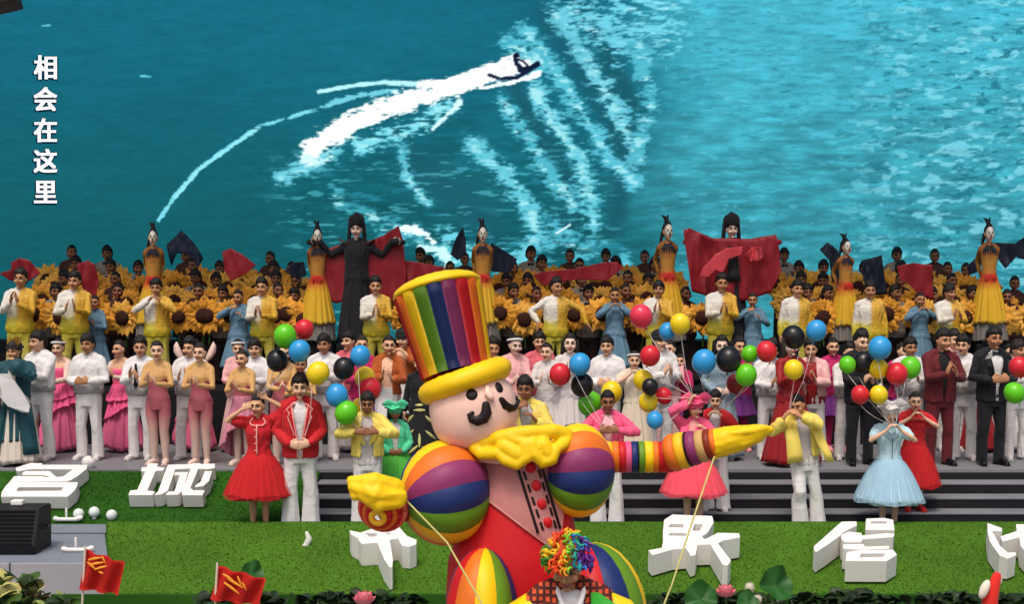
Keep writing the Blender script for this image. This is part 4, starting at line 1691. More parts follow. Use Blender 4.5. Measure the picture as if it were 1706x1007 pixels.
    def em_mat(name, col, s):
        m = bpy.data.materials.new(name)
        m.use_nodes = True
        b = m.node_tree.nodes['Principled BSDF']
        b.inputs['Base Color'].default_value = (0, 0, 0, 1)
        b.inputs['Emission Color'].default_value = lin(col)
        b.inputs['Emission Strength'].default_value = s
        b.inputs['Specular IOR Level'].default_value = 0
        return m
    mw, mk = em_mat('screen_white', 'ffffff', SCREEN_GAIN), em_mat('screen_dark', '0a2238', SCREEN_GAIN)
    s = mpp(Y)
    for ch, cy in zip('相会在这里', (112, 165, 217, 268, 320)):
        me = glyph(ch, 0, 0)
        xs_ = [v.co.x for v in me.vertices]
        ys_ = [v.co.y for v in me.vertices]
        w, h = max(xs_) - min(xs_), max(ys_) - min(ys_)
        cxm, cym = (max(xs_) + min(xs_)) / 2, (max(ys_) + min(ys_)) / 2
        # heavy lettering: the same flat character laid over itself a pixel apart
        for mm, nm, offs, yy in ((mk, 'character_shadow', [(-4, 3), (-3, -1), (1, 4), (-2, 1), (3, 1), (0, -2), (-4, 1)], -.006), (mw, 'character', [(-1.3, -.8), (1.3, -.8), (-1.3, .8), (1.3, .8), (0, 0)], -.012)):
            bm = bmesh.new()
            for q, (dx, dy) in enumerate(offs):
                k0 = len(bm.verts)
                bm.from_mesh(me)
                bm.verts.ensure_lookup_table()
                p = at(76 + dx, cy + dy, Y)
                for v in bm.verts[k0:]:
                    v.co = V((p.x + 40 * s * (v.co.x - cxm), yy - .0008 * q, p.z - root.location.z + 42 * s * (v.co.y - cym)))
            put(nm, done(bm, False), mm, root)


def glyph(ch, off, extrude, shear=0, bevel=0):
    key = ('glyph', ch, off, extrude, shear)
    if key in GARM:
        return GARM[key]
    c = bpy.data.curves.new('t', 'FONT')
    c.body = ch
    c.size = 1
    c.extrude = extrude
    c.offset = off
    c.shear = shear
    c.bevel_depth = bevel
    c.resolution_u = 3
    o = bpy.data.objects.new('t', c)
    COL.objects.link(o)
    dg = bpy.context.evaluated_depsgraph_get()
    me = bpy.data.meshes.new_from_object(o.evaluated_get(dg))
    bpy.data.objects.remove(o)
    GARM[key] = me
    return me


SCREEN_GAIN = .87
screen()

# ------------------------------------------------------------------ big white foam letters lying on the turf
FOAM = mat('foam_white', 'e6e2dc', rough=.6, var=.06, scale=2.5, detail=8, bump=.25, bscale=90)


from mathutils.geometry import tessellate_polygon


def letter(polys, frame, p0, slope, thick, label):
    """a letter cut from a thick foam board that lies on sloping turf: outlines on the board's face, cut through along its normal"""
    ox, oy, k = frame
    n = V((0, -math.sin(slope), math.cos(slope)))
    p0 = V((0, p0[0], p0[1]))
    eye = V((0, 0, CAMZ))

    def on(x, y):
        d = at(ox + x * k, oy + y * k, 10) - eye
        return eye + d * ((p0 - eye).dot(n) / d.dot(n))
    bm = bmesh.new()
    for q, poly in enumerate(polys):
        loops = poly if isinstance(poly[0][0], (list, tuple)) else [poly]
        L3 = [[on(x, y) + n * (.0015 * q) for x, y in lp] for lp in loops]
        flat = [p for lp in L3 for p in lp]
        top = [bm.verts.new(p) for p in flat]
        bot = [bm.verts.new(p - n * thick) for p in flat]
        for t in tessellate_polygon(L3):
            try:
                bm.faces.new([top[i] for i in t])
                bm.faces.new([bot[i] for i in reversed(t)])
            except ValueError:
                pass
        i0 = 0
        for lp in L3:
            m = len(lp)
            for i in range(m):
                j = (i + 1) % m
                bm.faces.new((top[i0 + i], top[i0 + j], bot[i0 + j], bot[i0 + i]))
            i0 += m
    o = put('foam_letter', done(bm, False), FOAM)
    return setp(o, label, 'letter', 'white foam letters on the turf')


BK, LW = (16.66, .32), (14.3, .07)
SB, SL = math.radians(24.3), math.radians(11.4)
f1 = (0, 760, .2169)
letter([[(122, 92), (235, 56), (325, 58), (322, 70), (670, 70), (668, 92), (560, 105), (300, 103), (215, 106), (135, 120), (124, 114)],
        [(670, 70), (668, 98), (600, 155), (540, 190), (500, 201), (420, 200), (440, 165), (490, 158), (560, 104)],
        [(190, 120), (382, 120), (425, 158), (440, 165), (410, 178), (370, 160), (330, 150), (165, 148)],
        [(110, 160), (330, 160), (345, 168), (440, 165), (500, 200), (85, 203), (72, 205)],
        [[(75, 205), (600, 207), (590, 240), (575, 270), (520, 318), (8, 318), (15, 280), (45, 235)], [(145, 245), (125, 275), (470, 272), (488, 245)]]],
       f1, BK, SB, .17, 'white foam letter with a wide mouth-shaped loop at the far left of the turf bank')
letter([[(1140, 58), (1215, 60), (1205, 85), (1265, 90), (1255, 112), (1195, 118), (1130, 268), (1190, 275), (1170, 302), (986, 302), (1000, 268), (1055, 262), (1115, 122), (1083, 118), (1088, 90), (1128, 86)],
        [(1290, 70), (1650, 62), (1650, 95), (1600, 104), (1440, 100), (1345, 106), (1290, 268), (1240, 298), (1185, 302), (1215, 275), (1275, 108)],
        [(1345, 128), (1445, 128), (1405, 262), (1370, 300), (1275, 303), (1290, 280), (1340, 274), (1382, 150), (1335, 150)],
        [(1480, 60), (1540, 60), (1462, 250), (1485, 268), (1572, 268), (1556, 306), (1400, 306), (1396, 280), (1430, 196)],
        [(1575, 122), (1630, 122), (1604, 200), (1562, 236), (1496, 246), (1508, 226), (1540, 205)]],
       f1, BK, SB, .17, 'white foam letter slanted with upright strokes, right one of two on the turf bank')
letter([[[(172, 268), (320, 296), (480, 240), (492, 215), (640, 195), (790, 200), (920, 345), (800, 372), (690, 390), (720, 560), (732, 650), (722, 745), (690, 742), (620, 640), (560, 500), (535, 430), (330, 442), (295, 400), (285, 370), (200, 325)],
         [(370, 300), (430, 350), (525, 345), (525, 305)], [(640, 300), (650, 318), (700, 312), (690, 298)]],
        [(780, 340), (925, 345), (1040, 392), (1030, 452), (950, 480), (850, 470)]],
       (560, 850, .1291), LW, SL, .25, 'white foam letter shaped like a cross with a pointed foot, left of the inflatable')
letter([[[(170, 95), (205, 72), (375, 78), (382, 105), (355, 150), (330, 166), (345, 178), (400, 150), (490, 152), (494, 170), (420, 184), (400, 196), (455, 268), (442, 290), (420, 286), (368, 200), (312, 202), (304, 244), (284, 250), (264, 216), (205, 222), (120, 246), (103, 225), (160, 214), (166, 190), (165, 150)],
         [(198, 112), (188, 126), (250, 128), (255, 114)], [(196, 150), (190, 162), (262, 164), (268, 152)], [(300, 112), (292, 140), (322, 142), (335, 114)]]],
       (1040, 830, .3904), LW, SL, .23, 'white foam letter with many strokes on the lawn below the coral tulle skirt')
letter([[(72, 352), (75, 330), (110, 300), (290, 140), (405, 138), (408, 168), (300, 225), (282, 246), (180, 320), (90, 378)],
        [(290, 240), (350, 218), (440, 228), (450, 248), (640, 230), (700, 236), (690, 262), (450, 278), (440, 302), (310, 300), (284, 270)],
        [(300, 318), (460, 316), (470, 336), (660, 330), (660, 352), (460, 362), (300, 352)],
        [[(330, 380), (420, 366), (690, 362), (720, 400), (640, 450), (320, 448)], [(440, 392), (430, 420), (610, 418), (630, 390)]],
        [[(480, 120), (620, 115), (690, 130), (700, 210), (474, 208)], [(520, 142), (515, 158), (640, 158), (640, 142)]]],
       (1340, 840, .2145), LW, SL, .23, 'white foam letter with a slanted left stroke on the lawn below the pale blue skirt')
letter([[(1422, 150), (1535, 190), (1537, 216), (1458, 212), (1522, 330), (1580, 380), (1640, 378), (1644, 400), (1580, 428), (1516, 402), (1440, 292), (1424, 215)],
        [(1522, 256), (1650, 214), (1645, 162), (1740, 160), (1760, 230), (1960, 180), (1980, 215), (1790, 290), (1820, 360), (2000, 330), (1990, 400), (1760, 420), (1680, 330), (1670, 262), (1540, 296)]],
       (1340, 840, .2145), LW, SL, .23, 'white foam letter with a hooked left stroke cut by the right edge of the lawn')
bm = bmesh.new()
_q = [at(x, y, 15.2) for x, y in ((511, 889), (515, 898), (510, 910), (500, 919), (494, 921))]
tube(bm, [p + V((0, 0, 0)) for p in _q], [.020, .035, .036, .028, .012], n=8, flat=.7)
o = put('foam_stroke', done(bm), FOAM)
setp(o, 'small curved white foam stroke standing alone on the lawn left of the cross-like letter', 'letter stroke')


# ------------------------------------------------------------------ things at the lower left
def monitor():
    Y = 14.9
    a, b = at(-22, 862, Y), at(70, 930, Y - .3)
    t = thing('stage_monitor', 'black wedge stage monitor loudspeaker standing on the grey plinth at left', 'loudspeaker', (at(24, 900, Y).x, Y, -.01))
    bm = bmesh.new()
    pr = [(-.25, .0), (-.28, .10), (-.12, .47), (.28, .47), (.28, .0)]
    loft(bm, [[V((x, y, z)) for y, z in pr] for x in (-.31, .31)])
    bmesh.ops.bevel(bm, geom=bm.edges[:], offset=.012, segments=2, affect='EDGES')
    put('cabinet', done(bm, False), mat('speaker_black', '17151a', rough=.5, var=.2, bump=.3, bscale=200), t)
    bm = bmesh.new()
    n = 9
    for k in range(n):
        u = .06 + .88 * k / (n - 1)
        y, z = -.28 + .16 * u - .014, .10 + .37 * u
        box(bm, (-.28, y - .004, z - .012), (.28, y + .006, z + .012))
    put('grille', done(bm, False), mat('grille', '0b0b0c', rough=.4), t)
    bm = bmesh.new()
    tube(bm, [(.318, -.02, .25), (.34, -.02, .25), (.34, .12, .25), (.318, .12, .25)], .012, n=6)
    put('handle', done(bm), BLACKSHOE, t)
    t2 = setp(bx('white_box', (0, 0, 0), (.13, .10, .055), FOAM, bevel=.012), 'small white box lying on top of the black stage monitor', 'box')
    t2.location = (t.location.x - .06, Y + .05, .468)


monitor()
GLOBE = mat('lamp_globe', 'd5ddd8', rough=.25, var=.03)
for px, py, nm in ((131, 857, 'leftmost of the three white globe lamps on the turf by the stage monitor'), (157, 854, 'middle one of the three white globe lamps on the turf'), (186, 859, 'rightmost of the three white globe lamps, at the foot of the turf bank')):
    p = at(px, py, 16.5)
    t = thing('globe_lamp', nm, 'lamp', (p.x, 16.5, .045), group='white globe lamps at the foot of the turf bank')
    bm = bmesh.new()
    ball(bm, (0, 0, p.z - .045), .066, 18, 12)
    put('globe', done(bm), GLOBE, t)
    bm = bmesh.new()
    tube(bm, [(0, 0, .0), (0, 0, p.z - .10)], [.03, .022], n=10, round_caps=False)
    put('base', done(bm), FOAM, t)
for px, py, Y, z0, nm in ((112, 866, 16.42, .03, 'white boundary fitting with a short stem, beside the globe lamps'), (128, 922, 14.8, -.01, 'white fitting with a short stem lying on the grey plinth')):
    p = at(px, py, Y)
    t = thing('floor_fitting', nm, 'floor fitting', (p.x, Y, z0))
    bm = bmesh.new()
    tube(bm, [(-.14, 0, .035), (-.10, 0, .025), (.10, 0, .025), (.16, 0, .045)], [.03, .024, .024, .03], n=8)
    put('base', done(bm), FOAM, t)
    bm = bmesh.new()
    tube(bm, [(-.01, 0, .04), (-.01, 0, .15)], .014, n=8)
    put('stem', done(bm), FOAM, t)
p = at(147, 770, 17.6)
o = put('paper_ball', (lambda b: (ball(b, (0, 0, .075), (.085, .08, .075), 14, 10), wrinkle(done(b), .012, (15, 15, 15), 1))[1])(bmesh.new()), FOAM, None, (p.x, 17.62, Z_ST))
setp(o, 'white crumpled ball lying on the stage edge between a pair of white shoes', 'ball')
# a loudspeaker array hung above, only its corner shows
t = thing('hanging_loudspeaker', 'dark corner of a loudspeaker hanging at the top left edge', 'loudspeaker', tuple(at(-4, 14, 15)))
bm = bmesh.new()
box(bm, (-.5, -.25, -.01), (.24, .3, .5), bevel=.015)
put('cabinet', done(bm, False), mat('speaker_brown', '2b201d', rough=.5, var=.2), t)
bm = bmesh.new()
for k in range(5):
    box(bm, (-.46, -.262, .04 + k * .085), (.2, -.252, .075 + k * .085))
put('grille', done(bm, False), BLACKSHOE, t)
bm = bmesh.new()
tube(bm, [(-.1, 0, .49), (-.1, 0, 2.6)], .012, n=6)
put('hanging_cable', done(bm), BLACKSHOE, t)
t.rotation_euler = (0, math.radians(-16), math.radians(12))


# ------------------------------------------------------------------ planting along the bottom edge
def leaf_mesh(kind='oval', seed=0):
    bm = bmesh.new()
    n = 7
    rows = []
    for i in range(n):
        t = i / (n - 1)
        w = math.sin(PI * min(1, t * 1.02 + .02)) ** .7 * (.5 if kind == 'oval' else .28)
        z = .22 * math.sin(t * 2.4)
        rows.append([V((-w, t, z - .02)), V((-w * .5, t, z + .10 * w)), V((0, t, z - .03)), V((w * .5, t, z + .10 * w)), V((w, t, z - .02))])
    vs = [[bm.verts.new(p) for p in r] for r in rows]
    for a, b in zip(vs, vs[1:]):
        for i in range(4):
            bm.faces.new((a[i], a[i + 1], b[i + 1], b[i]))
    return done(bm)


def shrub(name, label, c, r, n, size, mats_, seed, cat='shrub', kind='oval', group=None, stuff=True):
    rr = random.Random(seed)
    t = thing(name, label, cat, c, group=group)
    lm = leaf_mesh(kind)
    base = [(v.co.copy()) for v in lm.vertices]
    polys = [tuple(p.vertices) for p in lm.polygons]
    for mi, m in enumerate(mats_):
        vs, fs = [], []
        for _ in range(n // len(mats_)):
            u = V((rr.gauss(0, 1), rr.gauss(0, 1), rr.gauss(0, 1))).normalized() * rr.uniform(.35, 1) ** .6
            p = V((u.x * r[0], u.y * r[1], r[2] * (.9 + u.z)))
            s = size * rr.uniform(.6, 1.25)
            e = Euler((rr.uniform(-.5, .9), rr.uniform(-.5, .5), rr.uniform(0, 6.28))).to_matrix()
            k = len(vs)
            vs += [p + e @ (b * s) for b in base]
            fs += [tuple(k + q for q in f) for f in polys]
        me = bpy.data.meshes.new('leaves')
        me.from_pydata([tuple(v) for v in vs], [], fs)
        me.polygons.foreach_set('use_smooth', [True] * len(fs))
        o = put('leaves', me, m, t)
        o['kind'] = 'stuff'
    bm = bmesh.new()
    for k in range(6):
        a = k * 1.05
        tube(bm, [(0, 0, 0), (math.cos(a) * r[0] * .3, math.sin(a) * r[1] * .3, r[2] * .7), (math.cos(a) * r[0] * .6, math.sin(a) * r[1] * .6, r[2] * 1.4)], [.02, .014, .006], n=5)
    put('stem', done(bm), mat('stem_brown', '3a2d1c'), t)
    return t


LG = [mat('leaf_dark', '1d3311', rough=.5, var=.3), mat('leaf_mid', '38521c', rough=.5, var=.3), mat('leaf_light', '7f8f4a', rough=.5, var=.25), mat('leaf_yellow', 'b7b068', rough=.5, var=.2), mat('leaf_brown', '63402a', rough=.6, var=.3)]
shrub('shrub', 'low bush of mixed dark and pale yellow leaves in the bottom left corner', (at(15, 980, 12.6).x, 12.6, -.36), (.36, .3, .30), 150, .15, [LG[0], LG[1], LG[3]], 1)
shrub('shrub', 'reddish brown leaved bush before the pale panels, near the bottom left corner', (at(52, 980, 12.9).x, 12.9, -.36), (.16, .2, .26), 60, .13, [LG[4], LG[1]], 2)
shrub('shrub', 'dark green bush with narrow leaves left of the red flag', (at(98, 990, 12.5).x, 12.5, -.36), (.20, .2, .22), 80, .14, [LG[0], LG[1], LG[2]], 3, kind='narrow')
for i, (x0, x1, lab) in enumerate(((330, 480, 'dark leafy edging plants along the foot of the lawn left of the foam stroke'), (480, 720, 'dark leafy edging plants below the cross-like foam letter'), (1080, 1290, 'dark leafy edging plants under the lotus flowers'), (1290, 1520, 'dark leafy edging plants under the slanted foam letter'), (1520, 1720, 'dark leafy edging plants at the bottom right corner'))):
    xa, xb = at(x0, 990, 13.7).x, at(x1, 990, 13.7).x
    shrub('edging_plant', lab, ((xa + xb) / 2, 13.72, -.36), ((xb - xa) / 2, .12, .06), 170, .12, [LG[0], mat('leaf_deep', '14260e', rough=.6)], 20 + i, cat='plant')
shrub('shrub', 'small bright green bush beside the right-hand red flag', (at(412, 958, 13.6).x, 13.6, -.36), (.12, .12, .19), 60, .09, [mat('leaf_bright', '2f7a1e', rough=.5), LG[1]], 9)


def lotus(px, py, Y, r, m, label, open_=1.0, seed=1):
    p = at(px, py, Y)
    t = thing('lotus_flower', label, 'flower', (p.x, Y, -.36))
    bm = bmesh.new()
    tube(bm, [(.03, 0, 0), (.02, .02, (p.z + .36) * .5), (0, 0, p.z + .36 - r * .3)], .010, n=6)
    put('stem', done(bm), LG[1], t)
    lm = GARM.get('petal')
    if lm is None:
        bm = bmesh.new()
        rows = []
        for i in range(8):
            u = i / 7
            w = .42 * math.sin(PI * (u * .93 + .06)) ** .8
            rows.append([V((x * w, -.22 * (1 - abs(x)) * math.sin(PI * u) - .05 * u, u)) for x in (-1, -.5, 0, .5, 1)])
        vs = [[bm.verts.new(q) for q in rr] for rr in rows]
        for a, b in zip(vs, vs[1:]):
            for i in range(4):
                bm.faces.new((a[i], a[i + 1], b[i + 1], b[i]))
        lm = GARM['petal'] = done(bm)
    for ring, (n, tl, s) in enumerate(((5, .15, 1.0), (7, .55 * open_, 1.1), (8, .95 * open_, 1.05))):
        for k in range(n):
            put('petal', lm, m, t, (0, 0, p.z + .36 - r * .35), Euler((tl, 0, 2 * PI * k / n + ring * .4 + seed), 'XYZ'), (r * s * .95, r * s * .95, r * s))
    return t


PKP = mat('petal_pink', 'e8828f', rough=.6, var=.15, scale=14)
WHP = mat('petal_white', 'e6dcc8', rough=.6, var=.08, scale=14)
lotus(607, 1000, 12.4, .12, PKP, 'pink lotus flower at the bottom edge below the cross-like letter')
lotus(1209, 988, 12.4, .11, PKP, 'open pink lotus flower beside the white buds at lower right')
lotus(1249, 984, 12.4, .095, WHP, 'tall white lotus bud right of the pink lotus flower', .35, 2)
lotus(1262, 1003, 12.2, .08, WHP, 'low white lotus bud at the bottom edge in front of the big leaf', .5, 3)


def lotus_leaf(px, py, Y, r, label, tilt):
    p = at(px, py, Y)
    t = thing('lotus_leaf', label, 'leaf', (p.x, Y, -.36))
    bm = bmesh.new()
    tube(bm, [(.05, .05, 0), (.0, .03, (p.z + .36) * .6), (0, 0, p.z + .35)], .010, n=6)
    put('stem', done(bm), LG[1], t)
    bm = bmesh.new()
    n = 40
    rows = [[V((math.cos(2 * PI * k / n) * r * u, math.sin(2 * PI * k / n) * r * u, .35 * r * u * u * (1 + .5 * math.sin(5 * 2 * PI * k / n + 1)) - .9 * r * max(0, math.sin(2 * PI * k / n)) * 0 - .25 * r * u * math.cos(2 * 2 * PI * k / n))) for k in range(n)] for u in (.04, .3, .6, .85, 1.0)]
    loft(bm, rows, caps=False)
    put('blade', done(bm), mat('lotus_leaf', '24561f', rough=.5, var=.3, scale=12), t, (0, 0, p.z + .36), tilt)
    return t


lotus_leaf(1292, 978, 12.3, .16, 'large folded dark green lotus leaf right of the white bud', (1.0, .15, .3))
lotus_leaf(1246, 1006, 12.0, .10, 'low round lotus leaf at the bottom edge under the white buds', (.7, 0, .2))
lotus_leaf(1168, 1000, 12.5, .15, 'flat dark lotus leaf left of the pink lotus flower', (.9, -.2, 0))
lotus_leaf(420, 958, 12.6, .11, 'small curled green leaf above the right-hand red flag', (.9, .3, .5))

# red hand flags
FLAG = cloth('flag_red', 'd52a20', var=.08, bump=.1)
FLAGY = mat('flag_yellow', 'ee9a2e', rough=.7, var=.1)


def flag(corners, Y, label, marks, pole_x, foot):
    t = thing('hand_flag', label, 'flag', tuple(at(foot[0], foot[1], Y)))
    o0 = V(t.location)
    a, b, c, d = [at(x, y, Y) - o0 for x, y in corners]
    bm = bmesh.new()
    n = 16
    rows = []
    for j in range(9):
        rows.append([a.lerp(b, i / n).lerp(d.lerp(c, i / n), j / 8) + V((0, .03 * math.sin(i * .9 + j * .35), 0)) for i in range(n + 1)])
    loft(bm, rows, caps=False, closed=False)
    bmesh.ops.solidify(bm, geom=bm.faces[:], thickness=.004)
    put('cloth', done(bm), FLAG, t)
    bm = bmesh.new()
    for (x0, y0, x1, y1, w) in marks:
        p, q = at(x0, y0, Y - .045) - o0, at(x1, y1, Y - .045) - o0
        tube(bm, [p, p.lerp(q, .5) + V((0, -.004, .002)), q], [w * .6, w, w * .4], n=6, flat=.3, up=(0, 1, 0))
    put('yellow_marks', done(bm), FLAGY, t)
    bm = bmesh.new()
    p, q = at(pole_x[0], pole_x[1], Y) - o0, at(pole_x[2], pole_x[3], Y) - o0
    tube(bm, [p, q], .008, n=8)
    put('pole', done(bm), mat('pole_pale', 'c9b9a5', rough=.5), t)
    return t


flag([(140, 916), (206, 938), (199, 992), (131, 982)], 9.0, 'red hand flag with yellow marks, left one of two at the lower left',
     ((148, 934, 168, 930, .010), (150, 942, 172, 938, .010), (158, 950, 178, 944, .009), (146, 938, 160, 950, .009), (165, 954, 172, 957, .008), (170, 928, 176, 940, .007)), (142, 912, 131, 1120), (131, 1120))
flag([(364, 944), (442, 966), (432, 1010), (350, 1000)], 9.0, 'red hand flag with yellow marks, right one of two, blown towards the shrub',
     ((372, 958, 388, 968, .010), (380, 966, 404, 980, .010), (374, 972, 398, 990, .010), (396, 962, 402, 976, .008), (404, 972, 410, 984, .007)), (362, 940, 352, 1120), (352, 1120))
t = thing('red_banner', 'narrow red and white rolled banner rising at the bottom right', 'banner', tuple(at(1652, 1080, 10)))
o0 = V(t.location)
bm = bmesh.new()
tube(bm, [at(1650, 1080, 10) - o0, at(1648, 1000, 10) - o0, at(1660, 960, 10) - o0], [.075, .055, .035], n=12)
put('cloth', wrinkle(done(bm), .008, (14, 14, 8), 2), FLAG, t)
bm = bmesh.new()
ball(bm, at(1640, 983, 9.95) - o0, (.035, .03, .075), 10, 8, rot=Euler((0, .4, 0)).to_matrix())
ball(bm, at(1666, 966, 10) - o0, (.018, .02, .04), 8, 6)
put('white_lining', done(bm), WHP, t)

# ------------------------------------------------------------------ the giant inflatable circus figure
YI = 8.9
KI = mpp(YI)


def nylon(name, col, **k):
    return mat(name, col, rough=.5, var=.10, scale=5, bump=.22, bscale=11, spec=.3, **k)


NY = {k: nylon('nylon_' + k, c) for k, c in dict(red='c3141c', orange='e0701c', yellow='eec30c', green='5f8a1c', navy='1a2d63', purple='86305f', brown='7d2a14', tan='c39a5e', salmon='e2694e', pink='d8557e', peach='edc3b2', shirt='eba6a0', black='1b0d0c', gold='f0b61e').items()}


def inflatable():
    root = thing('inflatable_figure', 'giant inflatable circus figure with a rainbow striped top hat, curled moustache and ball shoulders', 'inflatable', (at(872, 800, YI).x, YI, -.36))
    o0 = V(root.location)

    def I(x, y, dy=0.0):
        return at(x, y, YI + dy * KI) - o0   # dy: depth in picture pixels

    def part(name, bm, m, smooth=True, parent=root):
        return put(name, done(bm, smooth), m, parent)
    # --- top hat
    B, T = I(762, 622), I(729, 486, 30)
    ax = (T - B)
    H = ax.length
    ax.normalize()
    e3 = V((0, -1, 0))
    e3 = (e3 - ax * e3.dot(ax)).normalized()
    e2 = e3.cross(ax)          # towards the picture's right
    if e2.x < 0:
        e2 = -e2
    cols = ['red', 'orange', 'yellow', 'green', 'navy', 'purple', 'red', 'orange', 'yellow']
    N = 18
    for k in range(N):
        bm = bmesh.new()
        rows = []
        for j in range(9):
            v = j / 8
            r0 = (58 + 15 * v ** .9) * KI
            rows.append([B + ax * H * v + (-e2 * math.cos(a) + e3 * math.sin(a)) * r0 * (.985 + .055 * math.sin(PI * u) ** .7) for u, a in [(i / 6, 2 * PI * (k + i / 6) / N) for i in range(7)]])
        loft(bm, rows, caps=False, closed=False)
        bmesh.ops.solidify(bm, geom=bm.faces[:], thickness=.004)
        part('hat_panel', bm, NY[cols[k % 9]])
    bm = bmesh.new()
    Mr = Matrix((e2, -e3, ax)).transposed()

    def dome(d):
        return V((d.x * 76 * KI, d.y * 76 * KI, d.z * (24 if d.z > 0 else 12) * KI))
    ball(bm, T + ax * 4 * KI, 1, 48, 16, rot=Mr, fn=lambda d: dome(d) * (1 + .012 * math.cos(18 * math.atan2(d.y, d.x))))
    part('hat_top', bm, NY['yellow'])
    bc = I(775, 635)
    bax = V((-math.sin(math.radians(20)), .10, math.cos(math.radians(20)))).normalized()
    b3 = V((0, -1, 0))
    b3 = (b3 - bax * b3.dot(bax)).normalized()
    b2 = b3.cross(bax)
    if b2.x < 0:
        b2 = -b2
    bm = bmesh.new()
    n = 56
    rows = []
    for j in range(14):
        q = 2 * PI * j / 14
        rows.append([bc + (b2 * math.cos(2 * PI * k / n) + b3 * math.sin(2 * PI * k / n)) * (60 + 22 * math.cos(q)) * KI + bax * (19 * math.sin(q) * (1 + .04 * math.sin(k * 2.7))) * KI for k in range(n)])
    rows.append(rows[0])
    loft(bm, rows, caps=False)
    bmesh.ops.remove_doubles(bm, verts=bm.verts, dist=1e-5)
    me = wrinkle(done(bm), .0035, (10, 10, 10), 2)
    put('hat_brim', me, NY['yellow'], root)
    # --- head and face
    hc, hr = I(789, 684), V((73 * KI, 74 * KI, 66 * KI))
    tl = math.radians(-12)
    hrot = Euler((0, tl, 0)).to_matrix()
    bm = bmesh.new()

    def hf(d):
        k = 1 / max(1e-6, (abs(d.x) ** 2.4 + abs(d.y) ** 2.4 + abs(d.z) ** 2.4) ** (1 / 2.4))
        return V((d.x * hr.x * k, d.y * hr.y * k, d.z * hr.z * k))
    ball(bm, hc, 1, 40, 28, rot=hrot, fn=hf)
    part('head', bm, NY['peach'])

    def face(x, y, out=0.0):
        p = I(x, y) - hc
        q = hrot.inverted() @ V((p.x, 0, p.z))
        s = 1 - (abs(q.x) / hr.x) ** 2.4 - (abs(q.z) / hr.z) ** 2.4
        q.y = -hr.y * max(0.0, s) ** (1 / 2.4) - out * KI
        w = hrot @ q
        return V((hc.x + p.x, hc.y + w.y, hc.z + p.z))

    def patch(x, y, rx, ry, ang, th, m, name):
        bm = bmesh.new()
        rows = []
        for rr_ in (.02, .5, .85, 1.0):
            row = []
            for k in range(20):
                a = 2 * PI * k / 20
                u, v = rx * rr_ * math.cos(a), ry * rr_ * math.sin(a)
                row.append(face(x + u * math.cos(ang) - v * math.sin(ang), y + u * math.sin(ang) + v * math.cos(ang), th * (1.15 - rr_ ** 3)))
            rows.append(row)
        loft(bm, rows, caps=False)
        part(name, bm, m)
    patch(788, 652, 9.5, 9, 0, 2.5, NY['black'], 'eye')
    patch(832, 642, 5.5, 9, -.55, 2.5, NY['black'], 'eye')
    bm = bmesh.new()
    tube(bm, [face(812, 640, 1), face(814, 650, 4), face(819, 656, 5)], [4 * KI, 6.5 * KI, 6 * KI], n=10)
    part('nose', bm, NY['peach'])
    for pts, rad in ((((811, 668), (812, 680), (807, 690), (797, 694), (788, 691), (785, 684), (789, 681)), (6.5, 9, 9.5, 8.5, 6.5, 5, 3.5)),
                     (((836, 661), (842, 671), (850, 677), (858, 677), (863, 670), (860, 663)), (5, 7.5, 8, 7.5, 6, 3.5))):
        bm = bmesh.new()
        tube(bm, [face(x, y, 2) for x, y in pts], [r * KI for r in rad], n=10, flat=.55, up=(0, -1, 0))
        part('moustache', bm, NY['black'])
    bm = bmesh.new()
    tube(bm, [I(733, 693, -12), I(727, 701, -16), I(730, 714, -14), I(739, 722, -12), I(746, 720, -16)], [7 * KI, 9 * KI, 8.5 * KI, 7 * KI, 4 * KI], n=10)
    ball(bm, I(738, 706, -10), (9 * KI, 7 * KI, 13 * KI), 10, 8)
    part('ear', bm, NY['peach'])
    bm = bmesh.new()
    loft(bm, [ell(I(x, y), r * KI, r * KI, 20) for x, y, r in ((800, 700, 55), (815, 730, 60), (850, 765, 66))])
    part('neck', bm, NY['peach'])
    # --- torso
    RG = [(738, 868, 62), (760, 872, 74), (790, 874, 72), (830, 866, 82), (880, 862, 97), (930, 858, 112), (1000, 862, 120), (1100, 868, 112), (1180, 870, 90)]

    def tring(y):
        for a, b in zip(RG, RG[1:]):
            if y <= b[0]:
                k = max(0, (y - a[0]) / (b[0] - a[0]))
                return a[1] + (b[1] - a[1]) * k, a[2] + (b[2] - a[2]) * k
        return RG[-1][1:]
    bm = bmesh.new()
    rows = []
    for i in range(23):
        y = 738 + (1180 - 738) * i / 22
        cx, rx = tring(y)
        rows.append([p for p in ell(I(cx, y), rx * KI, rx * .72 * KI, 36)])
    loft(bm, rows)
    part('body', bm, NY['red'])

    def ts(x, y, out=0):
        cx, rx = tring(y)
        u = min(.97, abs(x - cx) / rx)
        return I(x, y, -rx * .72 * math.sqrt(1 - u * u) - out)
    fx = lambda y, t: next(a[1] + (b[1] - a[1]) * (y - a[0]) / (b[0] - a[0]) for a, b in zip(t, t[1:]) if y <= b[0] + .01)
    LX, RX = ((745, 808), (768, 803), (831, 806), (912, 914)), ((745, 940), (768, 944), (845, 942), (912, 932))
    bm = bmesh.new()
    rows = [[ts(fx(y, LX) + (fx(y, RX) - fx(y, LX)) * u / 12, y, 3 + 3 * math.sin(PI * u / 12)) for u in range(13)] for y in [745 + 167 * i / 16 for i in range(17)]]
    loft(bm, rows, caps=False, closed=False)
    bmesh.ops.solidify(bm, geom=bm.faces[:], thickness=.012)
    part('shirt_front', bm, NY['shirt'])

